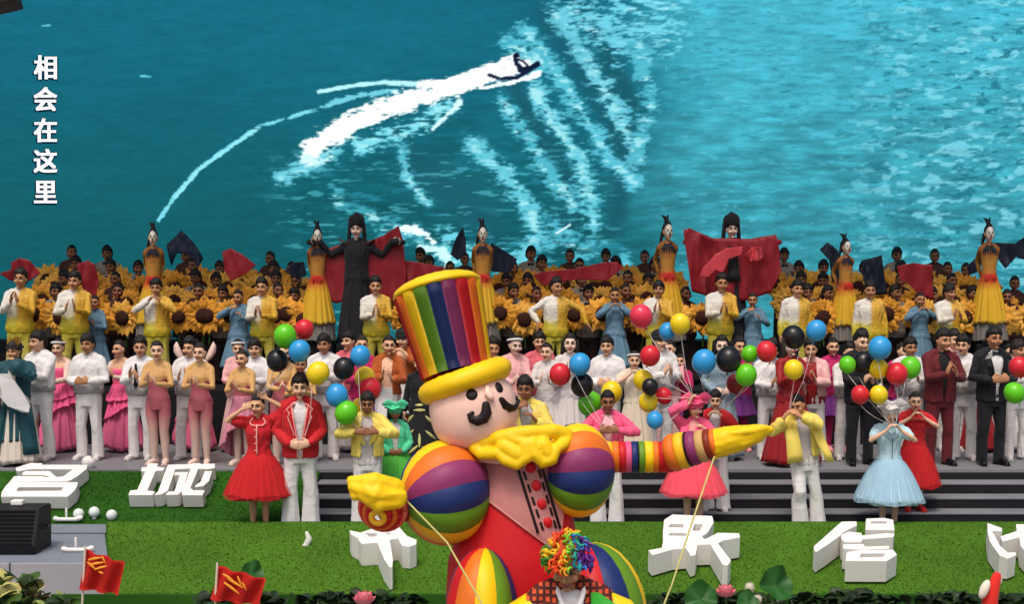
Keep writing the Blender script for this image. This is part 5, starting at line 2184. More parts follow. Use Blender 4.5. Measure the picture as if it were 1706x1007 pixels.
    def line(x0, y0, x1, y1, w, name, m=NY['black']):
        bm = bmesh.new()
        tube(bm, [ts(x0 + (x1 - x0) * i / 6, y0 + (y1 - y0) * i / 6, 7) for i in range(7)], w * KI, n=6, flat=.5, up=(0, -1, 0))
        part(name, bm, m)
    line(863, 782, 896, 888, 2.4, 'shirt_line')
    line(903, 780, 933, 880, 2.4, 'shirt_line')
    for i in range(5):
        y0 = 788 + i * 21
        f = lambda y, a, b: a + (b - a) * (y - 785) / 100
        line(f(y0, 872, 905), y0, f(y0 + 11, 872, 905), y0 + 11, 2.1, 'shirt_dash')
        line(f(y0, 897, 927), y0 - 3, f(y0 + 11, 897, 927), y0 + 8, 2.1, 'shirt_dash')
    for x, y in ((884, 780), (893, 810), (902, 841), (912, 872)):
        bm = bmesh.new()
        ball(bm, ts(x, y, 6), (8.5 * KI, 4 * KI, 9 * KI), 16, 10)
        part('button', bm, NY['red'])
    # --- ruffled collar
    bm = bmesh.new()
    tb = lambda pts, r: tube(bm, [I(x, y, d) for x, y, d in pts], [q * KI for q in (r if hasattr(r, '__len__') else [r] * len(pts))], n=12)
    tb([(792, 745, -45), (830, 731, -60), (880, 722, -66), (922, 719, -60), (944, 724, -48)], [12, 13, 13, 13, 12])
    tb([(792, 745, -50), (802, 757, -60), (830, 756, -72), (842, 768, -78), (862, 774, -80), (876, 764, -80), (876, 742, -75)], [11, 10, 10, 9, 10, 11, 12])
    tb([(840, 745, -68), (862, 758, -78)], [14, 12])
    tb([(888, 740, -75), (892, 758, -80), (905, 771, -80), (920, 766, -78), (926, 748, -72), (940, 738, -60), (946, 728, -50)], [12, 11, 10, 11, 10, 10, 10])
    tb([(905, 742, -74), (912, 755, -78)], [14, 11])
    tb([(845, 728, -66), (880, 742, -76)], [10, 9])
    tb([(870, 722, -20), (800, 735, 10), (820, 740, 50), (920, 730, 50), (950, 722, 0)], [12, 12, 12, 12, 12])
    put('ruffle_collar', wrinkle(done(remesh(bm, .0085, 2)), .005, (9, 9, 6), 3), NY['yellow'], root)

    # --- ball shoulders
    def beach(name, cx, cy, dy, rx, rz, A, seq, off, n=12, up=V((0, 0, 1))):
        A = V(A).normalized()
        u2 = (up - A * up.dot(A)).normalized()
        u3 = A.cross(u2)
        if (u3.y > 0 if abs(u3.x) < .6 else u3.x < 0):
            u3 = -u3
        c = I(cx, cy, dy)
        holder = bpy.data.objects.new(name, None)
        COL.objects.link(holder)
        holder.parent = root
        for k in range(n):
            bm = bmesh.new()
            rows = []
            for j in range(15):
                ph = PI * j / 14
                row = []
                for i in range(6):
                    th = 2 * PI * (k + i / 5) / n + off
                    d = A * math.cos(ph) + (u2 * math.cos(th) + u3 * math.sin(th)) * math.sin(ph) * (1 + .05 * math.sin(PI * i / 5) ** .8 * math.sin(ph))
                    row.append(c + V((d.x * rx * KI, d.y * (rx + rz) * .5 * KI, d.z * rz * KI)))
                rows.append(row)
            loft(bm, rows, caps=False, closed=False)
            bmesh.ops.remove_doubles(bm, verts=bm.verts, dist=1e-5)
            put('gore', done(bm), NY[seq[k % len(seq)]], holder)
    S12 = ['yellow', 'orange', 'purple', 'navy', 'green', 'gold', 'orange', 'purple', 'navy', 'yellow', 'green', 'navy']
    beach('ball_shoulder', 741, 822, -30, 76, 83, (-.90, -.42, -.14), S12, -.30)
    beach('ball_shoulder', 962, 784, -10, 62, 76, (1, .28, .02), S12, -.10)
    # --- left hand with its ringed cuff
    bm = bmesh.new()
    for r, dd, sh, m in ((20, -30, 0, 'brown'),):
        tube(bm, [I(690, 842, -45), I(670, 847, -60), I(652, 850, -80)], [22 * KI, 23 * KI, 24 * KI], n=16)
    part('forearm', bm, NY['brown'])
    A = V((-.15, -.93, -.30)).normalized()
    u2 = V((1, 0, 0)) - A * A.x
    u2.normalize()
    u3 = A.cross(u2)
    for r, adv, m in ((36, 0, 'salmon'), (30, 9, 'red'), (24, 17, 'orange'), (17, 24, 'red'), (10, 30, 'gold')):
        bm = bmesh.new()
        c = I(637, 849, -92) + A * adv * KI
        pts = [c + (u2 * math.cos(2 * PI * k / 24) + u3 * math.sin(2 * PI * k / 24)) * r * KI for k in range(25)]
        tube(bm, pts, 5.2 * KI, n=8, round_caps=False)
        part('cuff_ring', bm, NY[m])
    bm = bmesh.new()
    tb([(586, 803, -118), (622, 806, -122), (660, 814, -112)], [9, 17, 15])
    tb([(588, 812, -124), (625, 824, -130), (664, 830, -118)], [9, 18, 15])
    tb([(604, 826, -128), (632, 842, -132), (664, 838, -122)], [10, 13, 11])
    tb([(584, 800, -118), (592, 828, -124)], [6, 8])
    put('glove', wrinkle(done(remesh(bm, .008, 3)), .005, (9, 9, 12), 1), NY['yellow'], root)
    # --- right arm: rings of colour, then the elbow and the glove
    xs_ = [1000, 1019, 1030, 1041, 1051, 1061, 1063, 1073, 1087, 1096, 1122]
    cc = ['gold', 'orange', 'red', 'pink', 'navy', 'black', 'green', 'yellow', 'orange', 'red']
    for a, b, m in zip(xs_, xs_[1:], cc):
        bm = bmesh.new()
        rows = [[I(x, 762, 10) + V((0, math.cos(2 * PI * k / 28), math.sin(2 * PI * k / 28))) * r * KI for k in range(28)] for x, r in ((a, 25.4), (a + (b - a) * .2, 26.3), ((a + b) / 2, 26.8), (b - (b - a) * .2, 26.3), (b, 25.4))]
        loft(bm, rows)
        part('arm_band', bm, NY[m])
    p0, p1 = V((1112, 757)), V((1196, 738))
    ks = [0, .22, .40, .44, .62, .78, .90, 1.0]
    cc = ['orange', 'gold', 'black', 'purple', 'tan', 'brown', 'orange']
    axd = (I(*p1, -30) - I(*p0, 0)).normalized()
    v3 = V((0, 0, 1)) - axd * axd.z
    v3.normalize()
    v2 = axd.cross(v3)
    for a, b, m in zip(ks, ks[1:], cc):
        bm = bmesh.new()
        rows = []
        for t, g in ((a, .97), (a + (b - a) * .25, 1.01), ((a + b) / 2, 1.03), (b - (b - a) * .25, 1.01), (b, .97)):
            c = I(*(p0 + (p1 - p0) * t), -30 * t)
            r = (33 - 9 * t + (-6 * (1 - t / .12) if t < .12 else 0)) * g * KI
            rows.append([c + (v3 * math.sin(2 * PI * k / 28) + v2 * math.cos(2 * PI * k / 28)) * r for k in range(28)])
        loft(bm, rows)
        part('arm_band', bm, NY[m])
    bm = bmesh.new()
    tb([(1192, 740, -30), (1212, 735, -34), (1240, 729, -38), (1264, 722, -40), (1282, 716, -42)], [24, 23.5, 20, 14, 7])
    tb([(1200, 728, -42), (1240, 720, -50), (1276, 714, -46)], [9, 9, 6])
    tb([(1196, 756, -40), (1191, 766, -42)], [6, 2])
    put('glove', wrinkle(done(remesh(bm, .008, 2)), .0045, (8, 8, 14), 5), NY['yellow'], root)
    # --- striped ball breeches and legs down to the ground
    beach('ball_breeches', 803, 1032, -95, 58, 114, (.10, .1, 1), ['yellow', 'green', 'navy', 'purple', 'red', 'orange', 'yellow', 'navy', 'red', 'orange'], -.21, n=10, up=V((0, -1, 0)))
    beach('ball_breeches', 990, 1040, -60, 84, 132, (-.16, .1, 1), ['red', 'navy', 'green', 'yellow', 'orange', 'purple', 'navy', 'green', 'yellow', 'orange', 'purple', 'orange'], -.26, up=V((0, -1, 0)))
    for x in (815, 975):
        bm = bmesh.new()
        tube(bm, [I(x, 1120), I(x, 1200), I(x, 1310)], [48 * KI, 40 * KI, 34 * KI], n=18, round_caps=False)
        part('leg', bm, NY['red'])
        bm = bmesh.new()
        p = I(x, 1310)
        p.z = .09
        ball(bm, p + V((0, -.08, 0)), (.15, .26, .09), 16, 10)
        part('shoe', bm, NY['black'])
    # where the control rods meet it
    return I, o0


I_, IO = inflatable()

# ------------------------------------------------------------------ the performer in the rainbow wig who works its arms
PLAID = bpy.data.materials.new('plaid_orange')
PLAID.use_nodes = True
_t = PLAID.node_tree
_b = _t.nodes.new('ShaderNodeTexBrick')
_b.offset = 0
_b.inputs['Color1'].default_value = lin('e2672e')
_b.inputs['Color2'].default_value = lin('c9421f')
_b.inputs['Mortar'].default_value = lin('4b120c')
_b.inputs['Scale'].default_value = 9
_b.inputs['Mortar Size'].default_value = .08
_b.inputs['Brick Width'].default_value = .35
_b.inputs['Row Height'].default_value = .35
_c = _t.nodes.new('ShaderNodeTexCoord')
_mp = _t.nodes.new('ShaderNodeMapping')
_mp.inputs['Rotation'].default_value = (PI / 2, 0, 0)
_t.links.new(_c.outputs['Object'], _mp.inputs[0])
_t.links.new(_mp.outputs[0], _b.inputs['Vector'])
_t.links.new(_b.outputs['Color'], _t.nodes['Principled BSDF'].inputs['Base Color'])
_t.nodes['Principled BSDF'].inputs['Roughness'].default_value = .8


def clown(o, s, p, hr):
    G('shirt', top_mesh('tee', s, p), WHITE, o)
    G('jacket', top_mesh('crop', s, p), PLAID, o)
    bm = bmesh.new()
    for sx in (-1, 1):
        loft(bm, [[V((sx * x, front_y('M', x, z, .05) - .012, z)), V((sx * (x + w), front_y('M', x + w, z, .05) - .012, z + .02)), V((sx * (x + w), front_y('M', x + w, z, .05), z + .02)), V((sx * x, front_y('M', x, z, .05), z))] for x, z, w in ((.010, 1.33, .015), (.03, 1.39, .035), (.055, 1.45, .035), (.062, 1.48, .02))])
    put('collar', done(bm), WHITE, o)
    bm = bmesh.new()
    for sx in (-1, 1):
        S, E, W = arm_joints(s, p, 'L' if sx < 0 else 'R')
        tube(bm, [S + V((sx * .03, 0, -.03)), S.lerp(E, .5), E], [.075, .11, .085], n=14)
    put('puff_sleeve', wrinkle(done(bm), .01, (14, 14, 14), 2), NY['yellow'], o)
    bm = bmesh.new()
    loft(bm, [[V((x0, y, z)), V((x1, y + .02, z2)), V((x1, y + .035, z2)), V((x0, y + .015, z))] for x0, z, x1, z2, y in ((.115, 1.47, .16, 1.46, -.13), (.12, 1.36, .30, 1.38, -.20), (.13, 1.25, .44, 1.26, -.24), (.14, 1.05, .5, 1.08, -.22))])
    put('green_cape', wrinkle(done(bm), .012, (9, 9, 9), 3), cloth('cape_green', '2f9a2a', rough=.5), o)
    G('trousers', trousers_mesh(s, .05), PLAID, o)
    shoes(o, s, NY['red'])
    rr = random.Random(5)
    wc = V((0, -.025, .165))
    groups = {}
    cols = ['#3f7d2c', '#e3b81d', '#e4551c', '#d9381c', '#e89a1f', '#7ec22a', '#1f9a8a', '#2f6fc0', '#6a2a86']
    for _ in range(170):
        d = V((rr.gauss(0, 1), rr.gauss(0, 1), rr.gauss(0, 1))).normalized()
        if d.z < -.55 or (d.y < -.25 and d.z < .02):
            continue
        k = (d.x + 1) / 2
        ci = min(8, max(0, int(k * 9 + rr.gauss(0, .55))))
        groups.setdefault(ci, []).append(d)
    wig = put('wig', (lambda b: (ball(b, wc + V((0, .02, .035)), (.086, .096, .085), 18, 12, fn=None), done(b))[1])(bmesh.new()), mat('wig_cap', 'b8481c', rough=.9), o, PIV, hr)
    # keep the cap off the face
    cm = []
    for q in range(3):
        bm = bmesh.new()
        pts = []
        for j in range(9):
            an = j * 1.15 + q
            r = .016 + .0025 * q - .001 * j
            pts.append((math.cos(an) * r, math.sin(an) * r, .0085 * j - .012))
        tube(bm, pts, [.0072] * 8 + [.004], n=6)
        cm.append(done(bm))
    for ci, ds in sorted(groups.items()):
        m = mat('curl_' + str(ci), cols[ci], rough=.6, var=.2, scale=20)
        for d in ds:
            c = put('curl', R.choice(cm), m, wig, wc + V((d.x * .094, d.y * .108, d.z * .100 + .012)), (d + V((0, .1, -.35))).to_track_quat('Z', 'Y').to_euler())


performer = person(950, 872, 8.2, -.36, 'performer in a curly rainbow wig and orange plaid jacket holding the control rods', clown, 'M', 'rods', skin=SKIN[3], hair='none', fine=True, extra=.055)


def rod(pts, r, label, m):
    o0 = V(pts[-1])
    bm = bmesh.new()
    tube(bm, [V(p) - o0 for p in pts], r, n=8)
    o = put('control_rod', done(bm), m)
    o.location = o0
    return setp(o, label, 'rod')


bpy.context.view_layer.update()


def hand_pt(o, pose, side, sex='M', k=.085):
    S, E, W = arm_joints(sex, pose, side)
    w, d, n, t, h = POSES[pose][side]
    return o.matrix_world @ (W + V(d).normalized() * k + V(n).normalized() * .03)


RODM = mat('rod_bamboo', 'b9b268', rough=.5, var=.2)
h1, h2 = hand_pt(performer, 'rods', 'L'), hand_pt(performer, 'rods', 'R')
rod([at(678, 836, YI - .42), at(745, 905, YI - .62), (h1 + at(745, 905, YI - .62)) / 2 + V((0, 0, -.01)), h1, h1 + V((.03, .0, -.06))], .006, 'thin bamboo control rod crossing the left ball shoulder of the inflatable', RODM)
rod([at(1190, 762, YI - .2), at(1172, 815, YI - .45), at(1150, 880, YI - .75), (h2 + at(1150, 880, YI - .75)) / 2 + V((.012, 0, .0)), h2, h2 + V((-.04, .0, -.05))], .006, 'thin bamboo control rod from the performer\'s raised hand to the right glove of the inflatable', RODM)

# ------------------------------------------------------------------ the cast, row by row
Y_A, Y_B1, Y_B2, Y_B3, Y_C = 16.12, 17.92, 18.42, 19.30, 20.45
CAST = {}


def cast(key, px, ytop, Y, fl, sex, pose, fit, label, **k):
    CAST[key] = (person(px, ytop, Y, fl, label, fit, sex, pose, **k), pose, sex)


# front of the steps
cast('red_girl', 431, 656, Y_A, 0, 'F', 'girl', 'red_girl', 'girl in a red jacket and red tulle skirt with both hands at her head', fine=True, hair='bun')
cast('red_boy', 500, 622, Y_A, 0, 'M', 'low', 'red_boy', 'boy in a red blazer with pink piping and white flared trousers, hands joined', fine=True, rz=6)
cast('yellow_boy', 612, 652, Y_A, 0, 'M', 'harm', 'yellow_boy', 'young man in a short yellow jacket over grey white tee, hands joined at chest', fine=True, skin=SKIN_DARK, rz=4)
cast('green_girl', 658, 664, 16.62, .125, 'F', 'low', 'green_girl', 'girl in mint green jacket and bow hat behind the yellow jacketed young man', fine=True, hair='long', extra=.07, rz=8, skin=SKIN_DARK)
cast('yellow_man', 876, 626, Y_A, 0, 'M', 'flute', 'yellow_boy', 'man in a yellow jacket beside the moustache of the inflatable, hands at his mouth', fine=True, skin=SKIN_DARK)
cast('pink_man', 1012, 648, Y_A, 0, 'M', 'harm', 'pink_man', 'man in a bright pink blazer behind the right ball shoulder of the inflatable', fine=True, skin=SKIN_DARK, hair='crop')
cast('pink_girl', 1156, 652, Y_A, 0, 'F', 'pinkgirl', 'pink_girl', 'girl in pink jacket, pink bow hat and coral tulle skirt behind the striped arm', fine=True, extra=.07, hair='long')
cast('red_backboy', 1192, 650, 16.62, .125, 'M', 'mouth', 'red_backboy', 'boy in a red blazer standing behind the girl in the coral tulle skirt', rz=-10)
cast('yellow_lean', 1350, 652, Y_A, 0, 'M', 'lean', 'yellow_lean', 'man in open yellow jacket leaning with both hands raised to one shoulder', fine=True, tilt=-5, hair='crop', skin=SKIN[1])
cast('sky_girl', 1482, 662, Y_A, 0, 'F', 'mouth', 'sky_girl', 'girl in a pale blue tulle dress and white bow hat, hands at her mouth', fine=True, extra=.07, hair='long')
cast('red_girl2', 1524, 652, 16.62, .125, 'F', 'mouth', 'red_girl2', 'girl in a red frilled top and red skirt behind the pale blue dress', hair='bun', rz=-6)

# the long row along the stage edge
B = [
    (28, 562, Y_B1, 'M', 'carry', 'historical', 'performer in a teal historical coat and gold crown with a white hanging sleeve', dict(extra=.05)),
    (68, 551, Y_B2, 'M', 'clap_l', 'white_suit_walk', 'man in white suit stepping sideways beside the teal historical coat', dict(rz=-22)),
    (98, 563, Y_B3, 'F', 'clap', 'pink_gown', 'woman in a pink gown with a white headband, leftmost of the pink gowns', dict(band=WHITE, rz=-12)),
    (148, 556, Y_B2, 'M', 'belly', 'white_suit', 'man in white suit with hands folded above the white crumpled ball', {}),
    (204, 566, Y_B3, 'F', 'clap_l', 'pink_gown', 'woman in a pink gown with a bow, between two men in white', {}),
    (234, 562, Y_B2, 'M', 'clap_r', 'white_black_tie', 'man in white with a black tie, beside the tall leotard dancer', {}),
    (265, 567, Y_B1, 'F', 'clap', 'leotard', 'dancer in a tan and rose leotard right of the man with the black tie', {}),
    (313, 563, Y_B2, 'M', 'clap_l', 'white_suit', 'man in white suit behind the leotard dancer, before the feather wings', {}),
    (322, 566, Y_B3, 'F', 'clap_high', 'pink_gown', 'woman in a pink gown with pale feather wings, mostly hidden behind two dancers', dict(wings=1)),
    (334, 571, Y_B1, 'F', 'clap', 'leotard', 'dancer in a tan and rose leotard in front of the feather wings', {}),
    (400, 564, Y_B3, 'F', 'clap', 'pink_blouse', 'woman in a pale pink dress with white headband behind the draped dancer', dict(band=WHITE)),
    (403, 582, Y_B1, 'F', 'clap', 'pink_draped', 'dancer in rose leotard with a long dusty pink drape, left of the red girl', {}),
    (428, 564, Y_B2, 'M', 'clap_r', 'white_suit', 'man in white suit between the draped dancer and the black balloon', {}),
    (470, 570, Y_B1, 'F', 'clap', 'leotard', 'dancer in a leotard whose face is hidden by the black and blue balloons', {}),
    (502, 592, Y_B1, 'F', 'clap', 'leotard', 'dancer in a leotard behind the boy in the red blazer', dict(skin=SKIN[3])),
    (541, 556, Y_B2, 'M', 'clap', 'white_suit', 'man in white suit above the yellow balloon', dict(rz=8)),
    (587, 551, Y_B3, 'M', 'clap_l', 'floral_blouse', 'man in a coral floral top behind the blue balloon', {}),
    (606, 558, Y_B2, 'F', 'clap', 'purple_dancer', 'woman in magenta top behind the bunch of balloons, under the blue balloon', {}),
    (645, 558, Y_B2, 'F', 'clap_r', 'rust_apron', 'woman in a rust jacket with a white apron, hands clasped', {}),
    (671, 547, Y_B3, 'M', 'mouth', 'rust_apron', 'man in rust jacket and dark cap next to the striped top hat', dict(cap=BLACK, rz=-12)),
    (703, 590, Y_B1, 'F', 'down', 'black_leaf', 'woman in a long black skirt with pale leaf motifs behind the inflatable head', {}),
    (820, 562, Y_B2, 'M', 'clap', 'cream_gown', 'performer in cream beside the right edge of the striped top hat', {}),
    (854, 557, Y_B2, 'F', 'clap', 'pink_blouse', 'smiling woman in pale pink with a white headband, behind the yellow brim', dict(band=WHITE, skin=SKIN_PALE)),
    (900, 553, Y_B3, 'M', 'clap_l', 'floral_blouse', 'man in a coral top partly hidden behind the woman in the white tunic', dict(rz=20)),
    (915, 570, Y_B2, 'F', 'clap_l', 'white_gown', 'woman in a long white tunic dress left of the red balloon', {}),
    (945, 556, Y_B2, 'F', 'clap_high', 'white_gown', 'woman with long black hair in white dress above the red and blue balloons', dict(hair='long', skin=SKIN_PALE)),
    (1013, 560, Y_B2, 'M', 'belly', 'white_suit', 'man in white suit above the yellow balloon and the pink blazer', dict(rz=-14)),
    (1058, 584, Y_B1, 'F', 'mouth', 'cream_gown', 'woman in a long cream gown with white headband beside the yellow balloons', dict(band=WHITE)),
    (1098, 550, Y_B2, 'M', 'clap', 'white_suit', 'man in white suit and dark cap behind the red balloon', dict(cap=BLACK)),
    (1116, 566, Y_B3, 'F', 'clap', 'pink_blouse', 'woman in pale pink peeking under the small blue balloon', {}),
    (1136, 590, Y_B3, 'F', 'clap', 'purple_dancer', 'short dancer in magenta behind the left of the big blue balloon', {}),
    (1203, 558, Y_B2, 'F', 'low', 'bluegrey_gown', 'woman with long black hair in blue grey satin gown behind two balloons', dict(hair='long', skin=SKIN_PALE)),
    (1232, 560, Y_B3, 'F', 'clap', 'purple_dancer', 'dancer in magenta and purple above the green balloons', dict(hair='long')),
    (1284, 566, Y_B2, 'M', 'clap', 'white_suit', 'man in white suit whose head is hidden by the red and green balloons', {}),
    (1320, 560, Y_B1, 'F', 'clap_high', 'red_gown', 'woman in a long dark red gown behind the yellow balloon', dict(hair='long', skin=SKIN_PALE)),
    (1356, 566, Y_B2, 'M', 'clap', 'red_white', 'man in blush jacket over a red shirt, behind the leaning man', {}),
    (1390, 562, Y_B3, 'F', 'clap_l', 'purple_dancer', 'dancer in magenta leggings and purple skirt right of the blue balloon', {}),
    (1434, 550, Y_B1, 'M', 'clap', 'black_suit', 'man in black suit with face above the black balloon', dict(rz=8)),
    (1412, 572, Y_B2, 'M', 'clap', 'white_suit', 'man in white suit hidden behind the black suit and the green balloon', {}),
    (1499, 570, Y_B3, 'F', 'clap', 'purple_dancer', 'dancer in magenta left of the man with the green balloon at his chest', {}),
    (1519, 562, Y_B2, 'M', 'clap', 'white_suit', 'man in white suit behind the green balloon and the red balloon', {}),
    (1565, 548, Y_B1, 'M', 'clap_r', 'maroon_suit', 'man in a dark maroon suit clapping', dict(rz=4)),
    (1584, 549, Y_B3, 'M', 'clap', 'red_white', 'man in blush jacket peeking out behind the maroon suit', {}),
    (1605, 558, Y_B2, 'M', 'clap_l', 'white_suit', 'man in white suit between the maroon suit and the tuxedo', dict(rz=-16)),
    (1630, 600, Y_B3, 'F', 'clap', 'red_gown', 'short woman in red gown hidden behind the left arm of the tuxedo', {}),
    (1652, 545, Y_B1, 'M', 'belly', 'tuxedo', 'tall man in a black tuxedo with a bow tie', dict(rz=6)),
    (1681, 572, Y_B3, 'F', 'mouth', 'white_gown', 'woman in white with a hand at her mouth right of the tuxedo', {}),
    (1694, 566, Y_B2, 'M', 'clap', 'white_suit', 'man in white suit at the right edge behind the red and green balloons', {}),
]
for i, (px, yt, Y, sex, pose, fit, lab, ex) in enumerate(B):
    ex = dict(ex)
    band, cp, wings = ex.pop('band', None), ex.pop('cap', None), ex.pop('wings', None)
    ex.setdefault('rz', R.uniform(-16, 16))
    ex.setdefault('tilt', R.uniform(-1.6, 1.6))
    if pose == 'clap':
        pose = R.choice(('clap', 'clap_low', 'clap_up', 'clap_l', 'clap_r'))
    if sex == 'M' and 'hair' not in ex:
        ex['hair'] = R.choice(('short', 'fringe', 'swept'))
    o = person(px, yt, Y, Z_ST, lab, fit, sex, pose, group='performers along the stage', **ex)
    if band:
        hatband(o, band, head_rot(pose))
    if cp:
        cap_hat(o, cp, head_rot(pose))
    if wings:
        feather_wings(o, STOCK)

# singers in white and yellow on the deck behind
for px, yt, pose, rz, lab in (
        (30, 449, 'clap_high', 0, 'singer in white and yellow under the dark red fan at the left edge'),
        (121, 452, 'clap_l', 14, 'singer in white and yellow before the left end of the sunflowers'),
        (262, 464, 'mouth', 4, 'singer in white and yellow below the leftmost peacock dancer'),
        (440, 464, 'clap', -4, 'singer in white and yellow above the green balloon'),
        (628, 462, 'clap', 6, 'singer in white and yellow beside the striped top hat'),
        (924, 464, 'sweep', 12, 'singer in white and yellow with one arm swept out to the side'),
        (1093, 468, 'clap_high', -8, 'singer in white and yellow behind the pink red and yellow balloons'),
        (1197, 457, 'clap', 0, 'singer in white and yellow below the right-hand red cape'),
        (1322, 467, 'down', 8, 'singer in white and yellow with lowered arms left of the high blue balloon'),
        (1450, 470, 'down', -6, 'singer in white and yellow with lowered arms above the round blue balloon'),
        (1583, 473, 'clap_r', 5, 'singer in white and yellow behind the maroon suit')):
    person(px, yt, Y_C, Z_DECK, lab, 'yellow_singer', 'M', pose, rz=rz, group='singers in white and yellow', hair=R.choice(('short', 'fringe', 'swept')), tilt=R.uniform(-2, 2), skin=SKIN[R.choice((1, 3))])
for px, yt, pose, lab in ((158, 492, 'clap', 'woman in a dusk blue dress half hidden by the second singer in yellow'), (398, 482, 'flute', 'woman in a dusk blue dress under the red fan, hands at her mouth'),
                          (1024, 478, 'mouth', 'woman in a dusk blue dress left of the pink red balloon'), (1254, 487, 'flute', 'woman in a dusk blue dress below the rose sash of the cape'),
                          (1532, 486, 'mouth', 'woman in a dusk blue dress right of the round blue balloon')):
    person(px, yt, 20.85, Z_DECK, lab, 'dusk_dress', 'F', pose, rz=R.uniform(-8, 8), group='women in dusk blue dresses', skin=SKIN[3])

# peacock dancers and cape performers on boxes
for px, yt, lab, rz in ((255, 380, 'peacock dancer with dark crest left of the translucent navy fan', 10), (529, 378, 'peacock dancer with dark crest before the left red cape', 6), (804, 374, 'peacock dancer right above the striped top hat', 4),
                        (1112, 369, 'peacock dancer left of the wide right red cape', 8), (1409, 398, 'peacock dancer lowest of all, between two navy fans', 12), (1648, 373, 'peacock dancer at the right before the navy fans', -8)):
    bx('platform_box', (at(px, 500, 21)[0] - .25, 20.78, 1.292), (at(px, 500, 21)[0] + .25, 21.24, 1.93), TIERM, bevel=.01)
    setp(bpy.context.scene.objects[-1] if False else COL.objects[-1], 'black box under the ' + lab, 'platform', 'black platform boxes')
    o = person(px, yt, 20.98, 1.93, lab, 'peacock', 'F', 'back', rz=rz, group='peacock dancers', skin=SKIN[1], hair='bun')
    o.scale = (o.scale.x * .76, o.scale.y * .9, o.scale.z)     # slim dancers
for px, yt, lab in ((594, 350, 'black robed performer with tall headdress before the left red cape'), (1219, 350, 'black robed performer with white face before the wide right cape')):
    bx('platform_box', (at(px, 500, 21)[0] - .28, 20.78, 1.292), (at(px, 500, 21)[0] + .28, 21.24, 1.93), TIERM, bevel=.01)
    setp(COL.objects[-1], 'black box under the ' + lab, 'platform', 'black platform boxes')
    person(px, yt, 20.98, 1.93, lab, 'changer_red' if px > 900 else 'changer', 'M', 'spread', group='cape performers', skin=SKIN_PALE, hair='none', extra=.13).scale.x *= .86


def drape(name, poly, Y, m, label, cat, amp=.10, freq=2.2, seed=0, thick=.012):
    p3 = [at(x, y, Y) for x, y in poly]
    c = sum(p3, V((0, 0, 0))) / len(p3)
    bm = bmesh.new()
    vs = [bm.verts.new(p - c) for p in p3]
    bm.faces.new(vs)
    bmesh.ops.triangulate(bm, faces=bm.faces[:])
    for _ in range(4):
        bmesh.ops.subdivide_edges(bm, edges=bm.edges[:], cuts=1, use_grid_fill=True)
        if len(bm.verts) > 1500:
            break
    co = np.array([v.co[:] for v in bm.verts])
    w = vnoise(co * [freq * 2.4, 1, freq * .55] + seed * 5.7) - .5
    w2 = vnoise(co * [freq * 5, 1, freq * 1.6] + seed * 3.1) - .5
    for v, a, b in zip(bm.verts, w, w2):
        v.co.y += amp * 2 * a + amp * .6 * b
    bmesh.ops.solidify(bm, geom=bm.faces[:], thickness=thick)
    o = put(name, done(bm), m)
    o.location = c
    return setp(o, label, cat)


NAVYF = mat('silk_navy_sheer', '0d1830', rough=.5, var=.25, alpha=.9)
drape('cape', [(534, 440), (546, 415), (575, 404), (612, 403), (640, 392), (664, 376), (672, 402), (676, 450), (676, 500), (640, 506), (620, 494), (560, 506), (540, 498)], 21.02, CAPE, 'dark red cape spread behind the black robed performer at left', 'cape', .04, 3)
drape('cape', [(1138, 384), (1148, 380), (1186, 397), (1250, 398), (1292, 391), (1299, 420), (1301, 452), (1284, 488), (1240, 502), (1185, 496), (1152, 486)], 20.83, CAPE, 'wide dark red cape held open by the white faced performer at right', 'cape', .09, 3.4, seed=4)
drape('sash', [(1166, 460), (1170, 448), (1192, 424), (1212, 413), (1238, 411), (1236, 424), (1214, 432), (1204, 456), (1192, 450), (1180, 462)], 20.68, SASH, 'coral sash fluttering across the wide right red cape', 'sash', .05, seed=2)
drape('silk_rose', [(1240, 424), (1252, 412), (1268, 412), (1278, 422), (1266, 434), (1250, 436)], 20.70, SASH, 'gathered red rosette on the wide right red cape', 'rosette', .12, 6, seed=7)
drape('silk_fan', [(0, 456), (20, 450), (22, 437), (34, 430), (50, 434), (67, 456), (50, 468), (18, 468)], 20.9, CAPE, 'dark red silk fan behind the leftmost singer', 'fan', .06, 4, seed=1)
drape('silk_fan', [(130, 440), (146, 434), (158, 440), (164, 470), (158, 503), (140, 490), (134, 462)], 21.0, CAPE, 'red silk fan hanging between the first sunflowers', 'fan', .06, 4, seed=2)
drape('silk_fan', [(278, 408), (302, 384), (322, 404), (340, 430), (330, 446), (314, 424), (296, 422), (286, 444)], 21.5, NAVYF, 'translucent navy fan raised right of the leftmost peacock dancer', 'fan', .05, 4, seed=3)
drape('silk_fan', [(370, 420), (384, 414), (404, 424), (427, 442), (408, 458), (386, 468), (374, 452)], 21.0, CAPE, 'red silk fan above the woman in dusk blue with hands at her mouth', 'fan', .06, 4, seed=4)
drape('silk_fan', [(474, 452), (488, 438), (506, 436), (512, 458), (496, 466)], 21.5, DKBLUE, 'small navy fan left of the second peacock dancer', 'fan', .05, 4, seed=5)
drape('silk_fan', [(750, 424), (760, 396), (771, 378), (776, 398), (777, 424), (762, 434)], 21.5, DKBLUE, 'navy fan held up left of the peacock dancer above the top hat', 'fan', .05, 4, seed=6)
drape('silk_fan', [(814, 428), (818, 404), (834, 414), (862, 432), (848, 456), (818, 452)], 21.5, DKBLUE, 'navy fan swept down right of the peacock dancer above the top hat', 'fan', .05, 4, seed=7)
drape('red_streamer', [(888, 458), (910, 452), (960, 448), (1002, 438), (1028, 436), (1038, 446), (1012, 468), (960, 466), (904, 476)], 21.05, CAPE, 'long red silk streamer drawn across the middle sunflowers', 'streamer', .06, 3, seed=8)
